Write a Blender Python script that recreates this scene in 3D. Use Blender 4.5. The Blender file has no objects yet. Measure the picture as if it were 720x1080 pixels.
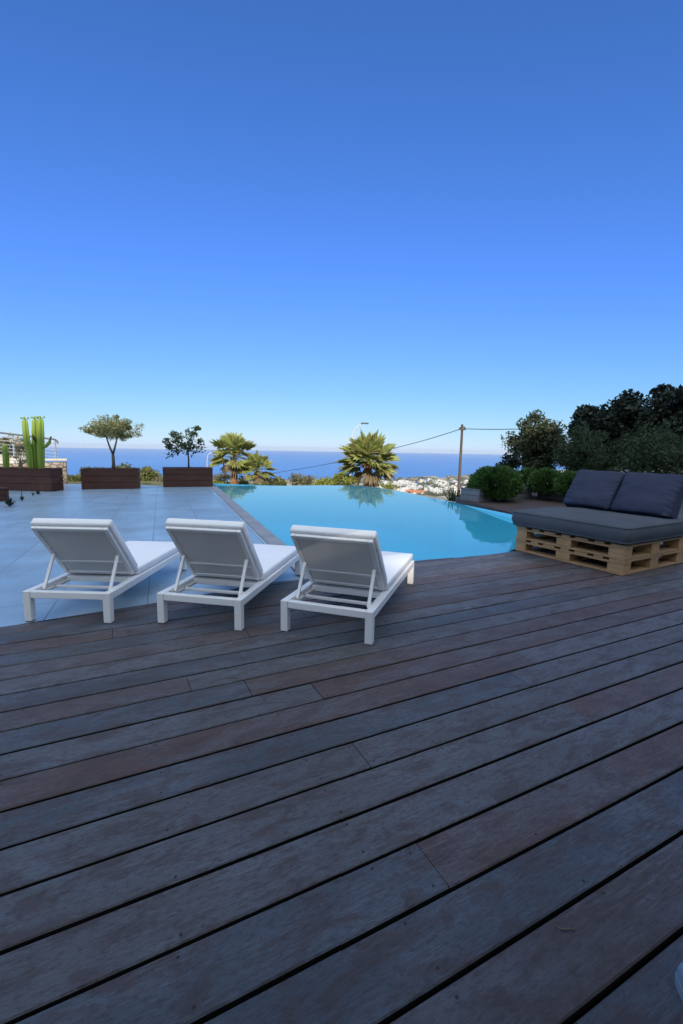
import bpy, bmesh, math, random
import numpy as np
from mathutils import Vector, Matrix

rnd = random.Random(7)
C = bpy.context.scene.collection
PI = math.pi
R = math.radians

# ------------------------------------------------------------------ view
F, H = 480.0, 1.2                       # focal length (photo pixels), eye height
_up = np.array([.0165, 1, .13854]); _up /= np.linalg.norm(_up)
_f = np.array([0, 0, -1.0]); _Y = _f - _f.dot(_up) * _up; _Y /= np.linalg.norm(_Y)
VM = np.array([np.cross(_Y, _up), _Y, _up])

def ray(x, y):
    return VM @ np.array([(x - 360) / F, (540 - y) / F, -1.0])
def G(x, y, z=0.0):
    """photo pixel -> point of the level plane z"""
    d = ray(x, y); t = (z - H) / d[2]
    return Vector((d[0] * t, d[1] * t, z))
def AT(x, y, Y):
    """photo pixel -> point at depth Y"""
    d = ray(x, y); t = Y / d[1]
    return Vector((d[0] * t, Y, H + d[2] * t))

BA = R(26.67)                           # run of the deck boards
Dv = Vector((math.cos(BA), math.sin(BA), 0))
Nv = Vector((-math.sin(BA), math.cos(BA), 0))

# ------------------------------------------------------------------ object helpers
def tag(o, label=None, cat=None, group=None, kind=None):
    if label: o['label'] = label
    if cat: o['category'] = cat
    if group: o['group'] = group
    if kind: o['kind'] = kind
    return o

def empty(name, loc=(0, 0, 0), rz=0.0, label=None, cat=None, group=None):
    o = bpy.data.objects.new(name, None)
    o.empty_display_size = .2
    C.objects.link(o); o.location = loc; o.rotation_euler = (0, 0, rz)
    return tag(o, label, cat, group)

def link(name, me, m=None, parent=None, smooth=False):
    o = bpy.data.objects.new(name, me); C.objects.link(o)
    if m is not None and len(me.materials) == 0: me.materials.append(m)
    if parent is not None: o.parent = parent
    if smooth:
        for p in me.polygons: p.use_smooth = True
    return o

class MB:
    def __init__(s): s.bm = bmesh.new()
    def box(s, x0, x1, y0, y1, z0, z1, bev=0.0, seg=1, mtx=None):
        g = bmesh.ops.create_cube(s.bm, size=1.0)['verts']
        for v in g:
            v.co = Vector(((x0 + x1) / 2 + v.co.x * (x1 - x0), (y0 + y1) / 2 + v.co.y * (y1 - y0), (z0 + z1) / 2 + v.co.z * (z1 - z0)))
        vs = g
        if bev > 0:
            es = list({e for v in g for e in v.link_edges})
            r = bmesh.ops.bevel(s.bm, geom=es, offset=bev, segments=seg, affect='EDGES', profile=.5)
            vs = list({v for f in r['faces'] for v in f.verts} | {v for v in g if v.is_valid})
        if mtx is not None:
            bmesh.ops.transform(s.bm, matrix=mtx, verts=vs)
        return vs
    def bar(s, a, b, w, h, up=(0, 0, 1), bev=0.0):
        """box beam from a to b, w across, h along up"""
        a, b = Vector(a), Vector(b); d = b - a; L = d.length; d.normalize()
        u = Vector(up); sd = d.cross(u).normalized(); u = sd.cross(d).normalized()
        m = Matrix((( sd.x, d.x, u.x, a.x), (sd.y, d.y, u.y, a.y), (sd.z, d.z, u.z, a.z), (0, 0, 0, 1)))
        return s.box(-w / 2, w / 2, 0, L, -h / 2, h / 2, bev, 1, m)
    def tube(s, pts, rad, n=8, cap=True):
        pts = [Vector(p) for p in pts]
        if not hasattr(rad, '__len__'): rad = [rad] * len(pts)
        rings = []; ref = Vector((.31, .17, .94))
        for i, p in enumerate(pts):
            d = (pts[min(i + 1, len(pts) - 1)] - pts[max(i - 1, 0)]).normalized()
            if abs(d.dot(ref)) > .97: ref = Vector((1, .1, 0))
            a = d.cross(ref).normalized(); b = d.cross(a).normalized()
            rings.append([s.bm.verts.new(p + (a * math.cos(2 * PI * k / n) + b * math.sin(2 * PI * k / n)) * rad[i]) for k in range(n)])
        for i in range(len(rings) - 1):
            for k in range(n):
                s.bm.faces.new((rings[i][k], rings[i][(k + 1) % n], rings[i + 1][(k + 1) % n], rings[i + 1][k]))
        if cap:
            s.bm.faces.new(rings[0][::-1]); s.bm.faces.new(rings[-1])
        return rings
    def poly(s, pts):
        return s.bm.faces.new([s.bm.verts.new(Vector(p)) for p in pts])
    def prism(s, pts2, z0, z1):
        lo = [s.bm.verts.new((p[0], p[1], z0)) for p in pts2]; hi = [s.bm.verts.new((p[0], p[1], z1)) for p in pts2]
        n = len(lo)
        s.bm.faces.new(lo[::-1]); s.bm.faces.new(hi)
        for k in range(n): s.bm.faces.new((lo[k], lo[(k + 1) % n], hi[(k + 1) % n], hi[k]))
    def build(s, name, m, parent=None, smooth=False, recalc=True):
        if recalc: bmesh.ops.recalc_face_normals(s.bm, faces=s.bm.faces[:])
        me = bpy.data.meshes.new(name); s.bm.to_mesh(me); s.bm.free()
        return link(name, me, m, parent, smooth)

def copy_tree(o, parent=None):
    c = o.copy(); C.objects.link(c)
    if parent is not None: c.parent = parent
    for ch in list(o.children): copy_tree(ch, c)
    return c

# ------------------------------------------------------------------ materials
def new_mat(name):
    m = bpy.data.materials.new(name); m.use_nodes = True
    nt = m.node_tree; nt.nodes.clear()
    out = nt.nodes.new('ShaderNodeOutputMaterial')
    return m, nt, out
def N(nt, t, **k):
    n = nt.nodes.new(t)
    for a, v in k.items():
        if a.startswith('i_'):
            key = a[2:].replace('_', ' ')
            n.inputs[key].default_value = v
        else: setattr(n, a, v)
    return n
def mixc(nt, fac, a, b, blend='MIX'):
    n = nt.nodes.new('ShaderNodeMix'); n.data_type = 'RGBA'; n.blend_type = blend
    for i, v in ((0, fac), (6, a), (7, b)):
        if hasattr(v, 'is_linked') or isinstance(v, bpy.types.NodeSocket): nt.links.new(v, n.inputs[i])
        else: n.inputs[i].default_value = v if i == 0 else (tuple(v) + (1,))[:4]
    return n.outputs[2]
def mathn(nt, op, a, b=0.0, clamp=False):
    n = nt.nodes.new('ShaderNodeMath'); n.operation = op; n.use_clamp = clamp
    for i, v in ((0, a), (1, b)):
        if isinstance(v, bpy.types.NodeSocket): nt.links.new(v, n.inputs[i])
        else: n.inputs[i].default_value = v
    return n.outputs[0]
def ramp(nt, fac, p0, p1, c0=(0, 0, 0), c1=(1, 1, 1)):
    n = nt.nodes.new('ShaderNodeValToRGB'); e = n.color_ramp.elements
    e[0].position, e[1].position = p0, p1; e[0].color = tuple(c0) + (1,); e[1].color = tuple(c1) + (1,)
    nt.links.new(fac, n.inputs[0]); return n.outputs[0]
def coords(nt, scale=(1, 1, 1), rot=(0, 0, 0), kind='Object'):
    t = nt.nodes.new('ShaderNodeTexCoord'); mp = nt.nodes.new('ShaderNodeMapping')
    mp.inputs['Scale'].default_value = scale; mp.inputs['Rotation'].default_value = rot
    nt.links.new(t.outputs[kind], mp.inputs[0]); return mp.outputs[0]
def noise(nt, vec, scale, detail=6, rough=.6, dist=0.0):
    n = N(nt, 'ShaderNodeTexNoise'); n.inputs['Scale'].default_value = scale; n.inputs['Detail'].default_value = detail
    n.inputs['Roughness'].default_value = rough; n.inputs['Distortion'].default_value = dist
    nt.links.new(vec, n.inputs['Vector']); return n.outputs['Fac']
def bumpn(nt, h, strength, dist):
    n = N(nt, 'ShaderNodeBump'); n.inputs['Strength'].default_value = strength; n.inputs['Distance'].default_value = dist
    nt.links.new(h, n.inputs['Height']); return n.outputs[0]
def principled(nt, out, color, rough=.6, spec=.5, normal=None, metallic=0.0):
    p = N(nt, 'ShaderNodeBsdfPrincipled')
    for key, v in (('Base Color', color), ('Roughness', rough), ('Specular IOR Level', spec), ('Metallic', metallic)):
        if isinstance(v, bpy.types.NodeSocket): nt.links.new(v, p.inputs[key])
        elif key == 'Base Color': p.inputs[key].default_value = tuple(v) + (1,)
        else: p.inputs[key].default_value = v
    if normal is not None: nt.links.new(normal, p.inputs['Normal'])
    nt.links.new(p.outputs[0], out.inputs[0]); return p
def surf(name, c1, c2=None, scale=4, rough=.6, spec=.4, bump=0.0, bscale=60, bdist=.004, stretch=(1, 1, 1), detail=6, metallic=0.0, lo=.3, hi=.7):
    m, nt, out = new_mat(name)
    v = coords(nt, stretch)
    col = c1
    if c2 is not None: col = mixc(nt, ramp(nt, noise(nt, v, scale, detail), lo, hi), c1, c2)
    nrm = bumpn(nt, noise(nt, v, bscale, 4), bump, bdist) if bump else None
    principled(nt, out, col, rough, spec, nrm, metallic)
    return m
def leafmat(name, cols, transl=.3, rough=.5):
    m, nt, out = new_mat(name)
    g = N(nt, 'ShaderNodeNewGeometry')
    rp = N(nt, 'ShaderNodeValToRGB'); e = rp.color_ramp.elements
    while len(e) < len(cols): e.new(.5)
    for i, c in enumerate(cols): e[i].position = i / (len(cols) - 1); e[i].color = tuple(c) + (1,)
    nt.links.new(g.outputs['Random Per Island'], rp.inputs[0])
    p = N(nt, 'ShaderNodeBsdfPrincipled'); p.inputs['Roughness'].default_value = rough; p.inputs['Specular IOR Level'].default_value = .35
    t = N(nt, 'ShaderNodeBsdfTranslucent'); mx = N(nt, 'ShaderNodeMixShader'); mx.inputs[0].default_value = transl
    nt.links.new(rp.outputs[0], p.inputs['Base Color']); nt.links.new(rp.outputs[0], t.inputs[0])
    nt.links.new(p.outputs[0], mx.inputs[1]); nt.links.new(t.outputs[0], mx.inputs[2]); nt.links.new(mx.outputs[0], out.inputs[0])
    return m

def deck_mat():
    m, nt, out = new_mat('weathered_decking')
    a = N(nt, 'ShaderNodeAttribute', attribute_name='tone')
    v = coords(nt)
    vs = coords(nt, (1.2, 14, 14))
    big = noise(nt, coords(nt, (1, 2.2, 1)), 2.2, 8, .66)
    blotch = noise(nt, coords(nt, (1.3, 3.4, 1)), 4.6, 10, .70, .6)
    grain = noise(nt, coords(nt, (3.0, 30, 14)), 7.5, 9, .78, 1.2)
    fine = noise(nt, coords(nt, (3.5, 170, 20)), 3, 6, .72)
    speck = noise(nt, coords(nt, (1, 2.2, 1)), 38, 8, .75)
    scuff = noise(nt, coords(nt, (2.2, 30, 4), (0, 0, .12)), 4.0, 8, .75, .4)
    wear = noise(nt, coords(nt, (1, 1.6, 1)), 1.5, 5, .6)
    grey = (.150, .172, .212)
    c = mixc(nt, mathn(nt, 'MULTIPLY', ramp(nt, big, .45, .60), .55), a.outputs['Color'], grey)
    c = mixc(nt, mathn(nt, 'MULTIPLY', ramp(nt, blotch, .48, .58), .72), c, (.080, .048, .043))
    c = mixc(nt, mathn(nt, 'MULTIPLY', mathn(nt, 'MULTIPLY', ramp(nt, scuff, .48, .62), ramp(nt, wear, .42, .60)), .42), c, (.27, .275, .30))
    c = mixc(nt, mathn(nt, 'MULTIPLY', ramp(nt, grain, .46, .62), .55), c, (.045, .038, .040))
    c = mixc(nt, mathn(nt, 'MULTIPLY', ramp(nt, speck, .50, .62), .55), c, (.034, .029, .030))
    c = mixc(nt, mathn(nt, 'MULTIPLY', ramp(nt, fine, .50, .66), .40), c, (.035, .031, .032))
    c = mixc(nt, 1.0, c, (.82, .84, .87), 'MULTIPLY')
    h = mathn(nt, 'ADD', mathn(nt, 'MULTIPLY', grain, .5), mathn(nt, 'MULTIPLY', fine, .6))
    rg = mathn(nt, 'ADD', mathn(nt, 'MULTIPLY', big, .25), .42)
    principled(nt, out, c, rg, .42, bumpn(nt, h, .8, .006))
    return m

def plank_mat(name, c1, c2, c3, axis=0, rough=.6):
    st = [14, 14, 14]; st[axis] = 1.1
    m, nt, out = new_mat(name)
    g = noise(nt, coords(nt, tuple(st)), 4, 7, .65, .5)
    b = noise(nt, coords(nt), 2.2, 5)
    oi = N(nt, 'ShaderNodeObjectInfo'); ge = N(nt, 'ShaderNodeNewGeometry')
    c = mixc(nt, ramp(nt, g, .32, .68), c1, c2)
    c = mixc(nt, mathn(nt, 'MULTIPLY', ramp(nt, b, .45, .7), .55), c, c3)
    c = mixc(nt, mathn(nt, 'MULTIPLY', ge.outputs['Random Per Island'], .35), c, c2)
    principled(nt, out, c, rough, .35, bumpn(nt, g, .5, .003))
    return m

def tile_mat():
    m, nt, out = new_mat('terrace_tiles')
    v = coords(nt)
    br = N(nt, 'ShaderNodeTexBrick'); br.offset = 0; br.squash = 1
    br.inputs['Scale'].default_value = 1; br.inputs['Mortar Size'].default_value = .0045; br.inputs['Mortar Smooth'].default_value = .1
    br.inputs['Brick Width'].default_value = .655; br.inputs['Row Height'].default_value = 1.31; br.inputs['Bias'].default_value = 0
    br.inputs['Color1'].default_value = (.25, .375, .48, 1); br.inputs['Color2'].default_value = (.31, .44, .55, 1); br.inputs['Mortar'].default_value = (.10, .10, .11, 1)
    mp = N(nt, 'ShaderNodeMapping'); mp.inputs['Location'].default_value = (.14, .0, 0); nt.links.new(v, mp.inputs[0]); nt.links.new(mp.outputs[0], br.inputs['Vector'])
    st = noise(nt, v, 1.3, 8, .7); sp = noise(nt, v, 28, 6, .7)
    c = mixc(nt, mathn(nt, 'MULTIPLY', ramp(nt, st, .38, .62), .75), br.outputs['Color'], (.21, .265, .325))
    c = mixc(nt, mathn(nt, 'MULTIPLY', ramp(nt, sp, .55, .75), .4), c, (.45, .45, .45))
    rg = mathn(nt, 'ADD', mathn(nt, 'MULTIPLY', st, .3), .19)
    h = mathn(nt, 'SUBTRACT', mathn(nt, 'MULTIPLY', sp, .25), br.outputs['Fac'])
    principled(nt, out, c, rg, .55, bumpn(nt, h, .3, .002))
    return m

def water_mat():
    m, nt, out = new_mat('pool_water')
    v = coords(nt)
    w = mathn(nt, 'ADD', mathn(nt, 'MULTIPLY', noise(nt, v, 1.1, 3, .5, .6), 1.0), mathn(nt, 'MULTIPLY', noise(nt, v, 6.5, 2, .5), .10))
    nb = bumpn(nt, w, .05, .05)
    fr = N(nt, 'ShaderNodeFresnel'); fr.inputs['IOR'].default_value = 1.33; nt.links.new(nb, fr.inputs['Normal'])
    tr = N(nt, 'ShaderNodeBsdfTransparent'); tr.inputs[0].default_value = (.60, .93, 1.0, 1)
    gl = N(nt, 'ShaderNodeBsdfGlossy'); gl.inputs['Roughness'].default_value = .02; gl.inputs[0].default_value = (1, 1, 1, 1)
    nt.links.new(nb, gl.inputs['Normal'])
    df = N(nt, 'ShaderNodeBsdfDiffuse'); df.inputs[0].default_value = (.062, .51, .70, 1)      # light scattered back by the water body
    body = N(nt, 'ShaderNodeMixShader'); body.inputs[0].default_value = .68; nt.links.new(tr.outputs[0], body.inputs[1]); nt.links.new(df.outputs[0], body.inputs[2])
    mx = N(nt, 'ShaderNodeMixShader'); nt.links.new(fr.outputs[0], mx.inputs[0]); nt.links.new(body.outputs[0], mx.inputs[1]); nt.links.new(gl.outputs[0], mx.inputs[2])
    nt.links.new(mx.outputs[0], out.inputs[0])
    return m

def sea_mat():
    m, nt, out = new_mat('sea')
    v = coords(nt, (1, 1, 1))
    big = noise(nt, coords(nt, (.0012, .0004, 1)), 1, 5, .6)
    c = mixc(nt, ramp(nt, big, .35, .65), (0.060, 0.200, 0.476), (0.072, 0.225, 0.510))
    w = noise(nt, v, .12, 5, .7)
    p = principled(nt, out, c, .55, .28, bumpn(nt, w, .6, 2.0))
    return m

def terrain_mat():
    m, nt, out = new_mat('hillside')
    v = coords(nt)
    vo = N(nt, 'ShaderNodeTexVoronoi'); vo.inputs['Scale'].default_value = .016; vo.inputs['Randomness'].default_value = .9
    nt.links.new(coords(nt, (1, .7, 0), (0, 0, .4)), vo.inputs['Vector'])
    sep = N(nt, 'ShaderNodeSeparateColor'); nt.links.new(vo.outputs['Color'], sep.inputs[0])
    rp = N(nt, 'ShaderNodeValToRGB'); e = rp.color_ramp.elements
    for _ in range(4): e.new(.5)
    for i, (p, c) in enumerate([(0, (.16, .15, .09)), (.2, (.30, .25, .16)), (.42, (.42, .37, .27)), (.6, (.12, .13, .07)), (.78, (.50, .46, .38)), (1, (.24, .21, .14))]):
        e[i].position = p; e[i].color = c + (1,)
    rp.color_ramp.interpolation = 'CONSTANT'
    nt.links.new(sep.outputs[0], rp.inputs[0])
    n1 = noise(nt, v, .02, 8, .7); n2 = noise(nt, v, .9, 8, .75); n3 = noise(nt, v, .045, 6, .7)
    far = mixc(nt, mathn(nt, 'MULTIPLY', ramp(nt, n3, .46, .60), .75), rp.outputs[0], (.10, .105, .06))
    near = mixc(nt, ramp(nt, n2, .35, .65), (.10, .11, .035), (.27, .22, .12))
    sx = N(nt, 'ShaderNodeSeparateXYZ'); t = N(nt, 'ShaderNodeTexCoord'); nt.links.new(t.outputs['Object'], sx.inputs[0])
    k = ramp(nt, mathn(nt, 'DIVIDE', sx.outputs[1], 1000.0), .25, .6)
    c = mixc(nt, k, near, far)
    principled(nt, out, c, .9, .15, bumpn(nt, n2, .6, .15))
    return m

def stone_mat():
    m, nt, out = new_mat('rubble_stone')
    v = coords(nt, (1, 1, 1.5))
    a = N(nt, 'ShaderNodeTexVoronoi'); a.inputs['Scale'].default_value = 6; nt.links.new(v, a.inputs['Vector'])
    b = N(nt, 'ShaderNodeTexVoronoi', feature='DISTANCE_TO_EDGE'); b.inputs['Scale'].default_value = 6; nt.links.new(v, b.inputs['Vector'])
    sep = N(nt, 'ShaderNodeSeparateColor'); nt.links.new(a.outputs['Color'], sep.inputs[0])
    c = mixc(nt, sep.outputs[0], (.26, .20, .14), (.50, .42, .32))
    c = mixc(nt, mathn(nt, 'MULTIPLY', noise(nt, v, 20, 6), .5), c, (.24, .21, .18))
    e = ramp(nt, b.outputs['Distance'], .01, .07)
    c = mixc(nt, e, (.13, .11, .09), c)
    principled(nt, out, c, .9, .2, bumpn(nt, e, .8, .03))
    return m

M = {}
M['deck'] = deck_mat()
M['screw'] = surf('deck_screw', (.012, .012, .013), None, rough=.5)
M['black'] = surf('gap_black', (.01, .01, .01), None, rough=.95, spec=.1)  # near-black shared by the painted gap shade and the drain slot
M['tile'] = tile_mat()
M['coping'] = surf('coping_stone', (.22, .23, .245), (.34, .34, .35), 3, .55, .35, .3, 40, .003)
M['liner'] = surf('pool_liner', (.22, .76, .93), (.25, .79, .95), 1.2, .5, .3)
M['water'] = water_mat()
M['sea'] = sea_mat()
M['terrain'] = terrain_mat()
M['stone'] = stone_mat()
M['capstone'] = surf('pale_capstone', (.55, .48, .38), (.66, .60, .50), 5, .85, .2, .4, 30, .01)
M['concrete'] = surf('concrete', (.42, .41, .39), (.52, .51, .49), 3, .9, .2, .3, 30, .006)
M['white_metal'] = surf('white_powder_coat', (.80, .80, .79), (.84, .84, .83), 6, .38, .45, .08, 200, .001)
M['sling'] = surf('beige_sling', (.64, .625, .605), (.69, .675, .655), 3, .8, .2, .25, 420, .0015)
M['pad'] = surf('white_pad', (.83, .83, .83), (.88, .88, .88), 3, .75, .25, .22, 16, .012)
M['pallet'] = plank_mat('pallet_pine', (.54, .35, .17), (.30, .18, .085), (.24, .15, .085), 1, .75)
M['pallet_block'] = plank_mat('pallet_chipblock', (.58, .37, .18), (.34, .20, .09), (.25, .155, .085), 1, .8)
M['seat_fabric'] = surf('grey_seat_fabric', (0.068, 0.081, 0.097), (0.090, 0.103, 0.119), 2.5, .9, .15, .4, 260, .002)
M['cushion_fabric'] = surf('slate_cushion_fabric', (0.036, 0.044, 0.074), (0.049, 0.058, 0.092), 2.5, .88, .15, .4, 260, .002)
M['planter'] = plank_mat('brown_planter_wood', (.105, .038, .025), (.045, .018, .012), (.13, .060, .042), 0, .6)
M['planter_grey'] = plank_mat('grey_planter_wood', (.19, .20, .21), (.11, .115, .12), (.27, .27, .28), 0, .7)
M['soil'] = surf('soil', (.055, .035, .022), (.10, .07, .045), 12, .95, .1, .8, 40, .03)
M['bark'] = surf('grey_bark', (.17, .14, .11), (.09, .07, .055), 8, .9, .15, .7, 30, .02, (1, 1, .25))
M['bark_dark'] = surf('dark_bark', (.05, .04, .03), (.09, .075, .06), 8, .9, .15, .7, 30, .02, (1, 1, .25))
M['palm_trunk'] = surf('palm_trunk', (.42, .20, .09), (.20, .11, .06), 6, .9, .15, .8, 14, .05, (1, 1, .6))
M['cactus'] = surf('cactus_skin', (.25, .34, .045), (.17, .27, .04), 3, .55, .35, .15, 60, .004, (1, 1, .3))
M['cactus_dark'] = surf('cactus_dry_scar', (.02, .016, .012), None, rough=.9)
M['pole_wood'] = surf('pole_wood', (.16, .125, .10), (.08, .062, .05), 6, .85, .2, .6, 30, .01, (1, 1, .1))
M['steel'] = surf('galvanised_steel', (.55, .57, .58), (.48, .50, .52), 4, .4, .5, metallic=.6)
M['rail'] = surf('painted_rail', (.10, .11, .13), None, rough=.45)
M['cable'] = surf('cable', (.03, .03, .03), None, rough=.7)
M['render_white'] = surf('white_render', (.62, .60, .56), (.54, .53, .50), .5, .85, .2)
M['render_cream'] = surf('cream_render', (.66, .60, .50), (.58, .52, .43), .5, .85, .2)
M['render_grey'] = surf('grey_render', (.50, .50, .50), (.42, .42, .42), .5, .85, .2)
M['house'] = surf('house_render', (.30, .29, .28), (.26, .25, .24), .5, .9, .2, .2, 40, .004)
M['red_tile'] = surf('red_roof_tile', (.42, .13, .06), (.50, .18, .09), .8, .85, .2)
M['glass'] = surf('dark_glass', (.02, .025, .03), None, rough=.08, spec=.6)
M['window_dark'] = surf('far_window', (.08, .09, .10), None, rough=.3)
M['lamp_head'] = surf('lamp_head', (.07, .08, .09), None, rough=.5)
M['denim'] = surf('faded_blue_canvas', (.13, .19, .27), (.20, .27, .35), 20, .9, .15, .5, 160, .003)
M['rubber'] = surf('grey_rubber', (.20, .24, .29), None, rough=.7)
M['twig'] = surf('twig', (.17, .14, .12), (.10, .08, .07), 20, .9, .1)
# foliage
M['olive_leaf'] = leafmat('olive_leaf', [(0.105, 0.128, 0.045), (0.165, 0.188, 0.075), (0.255, 0.270, 0.135), (0.315, 0.300, 0.112)])
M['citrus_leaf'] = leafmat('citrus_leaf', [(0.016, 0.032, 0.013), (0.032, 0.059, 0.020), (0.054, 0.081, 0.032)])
M['palm_leaf'] = leafmat('palm_leaf', [(0.145, 0.189, 0.051), (0.246, 0.290, 0.072), (0.348, 0.362, 0.109), (0.290, 0.246, 0.116)], .25)
M['palm_dead'] = leafmat('palm_dead_leaf', [(.20, .15, .09), (.30, .24, .15)], .2)
M['scrub_a'] = leafmat('scrub_leaf', [(0.090, 0.120, 0.038), (0.165, 0.188, 0.060), (0.270, 0.247, 0.090)])
M['scrub_b'] = leafmat('bright_scrub_leaf', [(0.189, 0.232, 0.043), (0.290, 0.319, 0.072), (0.362, 0.362, 0.102)])
M['scrub_c'] = leafmat('dull_scrub_leaf', [(0.120, 0.128, 0.068), (0.210, 0.195, 0.112), (0.285, 0.255, 0.150)])
M['mound_leaf'] = leafmat('mound_shrub_leaf', [(0.047, 0.102, 0.025), (0.071, 0.150, 0.034), (0.119, 0.206, 0.056)], .25)
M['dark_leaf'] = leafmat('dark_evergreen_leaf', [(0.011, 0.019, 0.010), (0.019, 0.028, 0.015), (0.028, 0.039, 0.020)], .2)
M['grey_leaf'] = leafmat('grey_green_leaf', [(.036, .050, .024), (.062, .078, .036), (.105, .112, .055)], .25)  # leaf colour of the grey green tree
M['feather_leaf'] = leafmat('feathery_leaf', [(0.030, 0.053, 0.023), (0.049, 0.080, 0.032), (0.071, 0.102, 0.043)], .3)
M['succulent'] = leafmat('dark_succulent_leaf', [(.02, .03, .02), (.035, .05, .03), (.05, .05, .035)], .1)
M['dry_leaf'] = leafmat('dry_pale_leaf', [(.38, .32, .17), (.48, .42, .26), (.33, .30, .16)], .2)

# ------------------------------------------------------------------ camera
cam = bpy.data.cameras.new('camera'); co = bpy.data.objects.new('camera', cam); C.objects.link(co)
mw = Matrix([list(VM[i]) + [0] for i in range(3)] + [[0, 0, 0, 1]]); mw[2][3] = H
co.matrix_world = mw
cam.sensor_fit = 'VERTICAL'; cam.sensor_height = 36; cam.lens = 36 * F / 1080
cam.clip_start = .05; cam.clip_end = 60000
bpy.context.scene.camera = co

# ------------------------------------------------------------------ light
SUN_EL, SUN_AZ = 25.0, 175.0
w = bpy.data.worlds.new('World'); bpy.context.scene.world = w; w.use_nodes = True
nt = w.node_tree; bg = nt.nodes['Background']
sky = nt.nodes.new('ShaderNodeTexSky'); sky.sky_type = 'NISHITA'; sky.sun_disc = False
sky.sun_elevation = R(SUN_EL); sky.sun_rotation = R(SUN_AZ); sky.altitude = 100
sky.air_density = .6; sky.dust_density = 0.2; sky.ozone_density = 6.0
# clear, deep blue evening air: soft shoulder on each channel of the physical sky
ssep = nt.nodes.new('ShaderNodeSeparateColor'); scom = nt.nodes.new('ShaderNodeCombineColor')
nt.links.new(sky.outputs[0], ssep.inputs[0])
for i, (k, c) in enumerate(((3.0, 1.9), (1.5, .60), (6.05, 1.92))):
    x = mathn(nt, 'MULTIPLY', ssep.outputs[i], .1)
    y = mathn(nt, 'MULTIPLY', mathn(nt, 'DIVIDE', x, mathn(nt, 'ADD', x, c)), k)
    if i == 2: y = mathn(nt, 'MINIMUM', y, 1.02)
    nt.links.new(y, scom.inputs[i])
# added bright sky overhead and behind the camera, lifting the light in the shade
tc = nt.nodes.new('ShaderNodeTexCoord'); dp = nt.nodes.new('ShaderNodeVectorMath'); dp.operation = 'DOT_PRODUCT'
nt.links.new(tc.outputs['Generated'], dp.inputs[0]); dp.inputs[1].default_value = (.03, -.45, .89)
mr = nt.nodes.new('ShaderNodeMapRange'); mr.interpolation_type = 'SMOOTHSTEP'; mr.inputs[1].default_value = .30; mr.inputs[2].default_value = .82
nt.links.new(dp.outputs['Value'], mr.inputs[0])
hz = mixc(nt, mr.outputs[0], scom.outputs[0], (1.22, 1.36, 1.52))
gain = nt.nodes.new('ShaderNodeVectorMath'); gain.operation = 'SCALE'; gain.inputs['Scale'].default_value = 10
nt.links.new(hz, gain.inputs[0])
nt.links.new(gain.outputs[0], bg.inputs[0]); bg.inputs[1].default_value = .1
sl = bpy.data.lights.new('sun', 'SUN'); sl.energy = 4.4; sl.angle = R(.5); sl.color = (1, .90, .76)
so = bpy.data.objects.new('sun', sl); C.objects.link(so)
sd = Vector((math.sin(R(SUN_AZ)) * math.cos(R(SUN_EL)), math.cos(R(SUN_AZ)) * math.cos(R(SUN_EL)), math.sin(R(SUN_EL))))
so.rotation_euler = (-sd).to_track_quat('-Z', 'Y').to_euler(); so.location = (0, -20, 20)
vs = bpy.context.scene.view_settings
vs.view_transform = 'Standard'; vs.look = 'None'; vs.gamma = 1; vs.use_curve_mapping = False; vs.exposure = 0.0

# ------------------------------------------------------------------ terrain + sea
SEA = -101.0
def shore(x):
    return 1630 + (x - 170) * (.94 if x > 170 else .45)
_by = [-400, -30, 0, 13, 16, 30, 60, 100, 200, 500, 1000, 1400, 2200, 4000]
_bz = [40, 1.5, -2.4, -2.6, -3.0, -5.5, -9, -14, -28, -63, -96, -99.6, -99.9, -99.9]
def hgt(x, y):
    z = float(np.interp(y, _by, _bz))
    # garden shoulder to the left and right of the pool
    def bl(a, b, t): t = min(max((t - a) / (b - a), 0), 1); return t * t * (3 - 2 * t)
    L = bl(-4.6, -7.0, x) * (1 - bl(18, 34, y)) if y > -20 else 0
    z = z * (1 - L) + (-.12 - .03 * max(0, y - 15)) * L if y > -20 else z
    Rr = bl(4.2, 6.5, x) * (1 - bl(16, 34, y)) if y > -20 else 0
    z = z * (1 - Rr) + (-.35) * Rr
    z += (math.sin(x * .11 + y * .07) + math.sin(x * .053 - y * .09)) * min(max((y - 60) / 200, 0), 1) * 1.2
    s = shore(x)
    if y > s - 40: z = min(z, SEA + .6 - (y - s) * .02)
    return max(z, SEA - 6)
def sp(n, a, p=3.0):
    t = np.linspace(-1, 1, n); return np.sinh(t * p) / math.sinh(p) * a
xs = sp(131, 3200, 6.5); ys = np.concatenate([np.array([-300, -100, -40, -15, -5]), np.linspace(0, 40, 33)[0:], 40 + (np.exp(np.linspace(.03, 1, 70) * 4.2) - 1) / (math.exp(4.2) - 1) * 3400])
verts = [(float(x), float(y), hgt(x, y)) for y in ys for x in xs]
nx = len(xs); faces = [(j * nx + i, j * nx + i + 1, (j + 1) * nx + i + 1, (j + 1) * nx + i) for j in range(len(ys) - 1) for i in range(nx - 1)]
me = bpy.data.meshes.new('ground'); me.from_pydata(verts, [], faces)
tag(link('ground', me, M['terrain'], smooth=True), kind='structure')
b = MB()
n = 128; RS = 17000
ring = [b.bm.verts.new((RS * math.sin(2 * PI * k / n), RS * math.cos(2 * PI * k / n), SEA)) for k in range(n)]
c0 = b.bm.verts.new((0, 0, SEA))
for k in range(n): b.bm.faces.new((ring[k], ring[(k + 1) % n], c0))
tag(b.build('sea', M['sea']), kind='structure')

# ------------------------------------------------------------------ deck
PITCH, S0 = .171, .502
edge_x = [-12, -2.24, -1.94, -1.44, -.6, -.1, .45, .9, 1.66, 2.09, 3.3, 4.4, 12]
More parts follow.
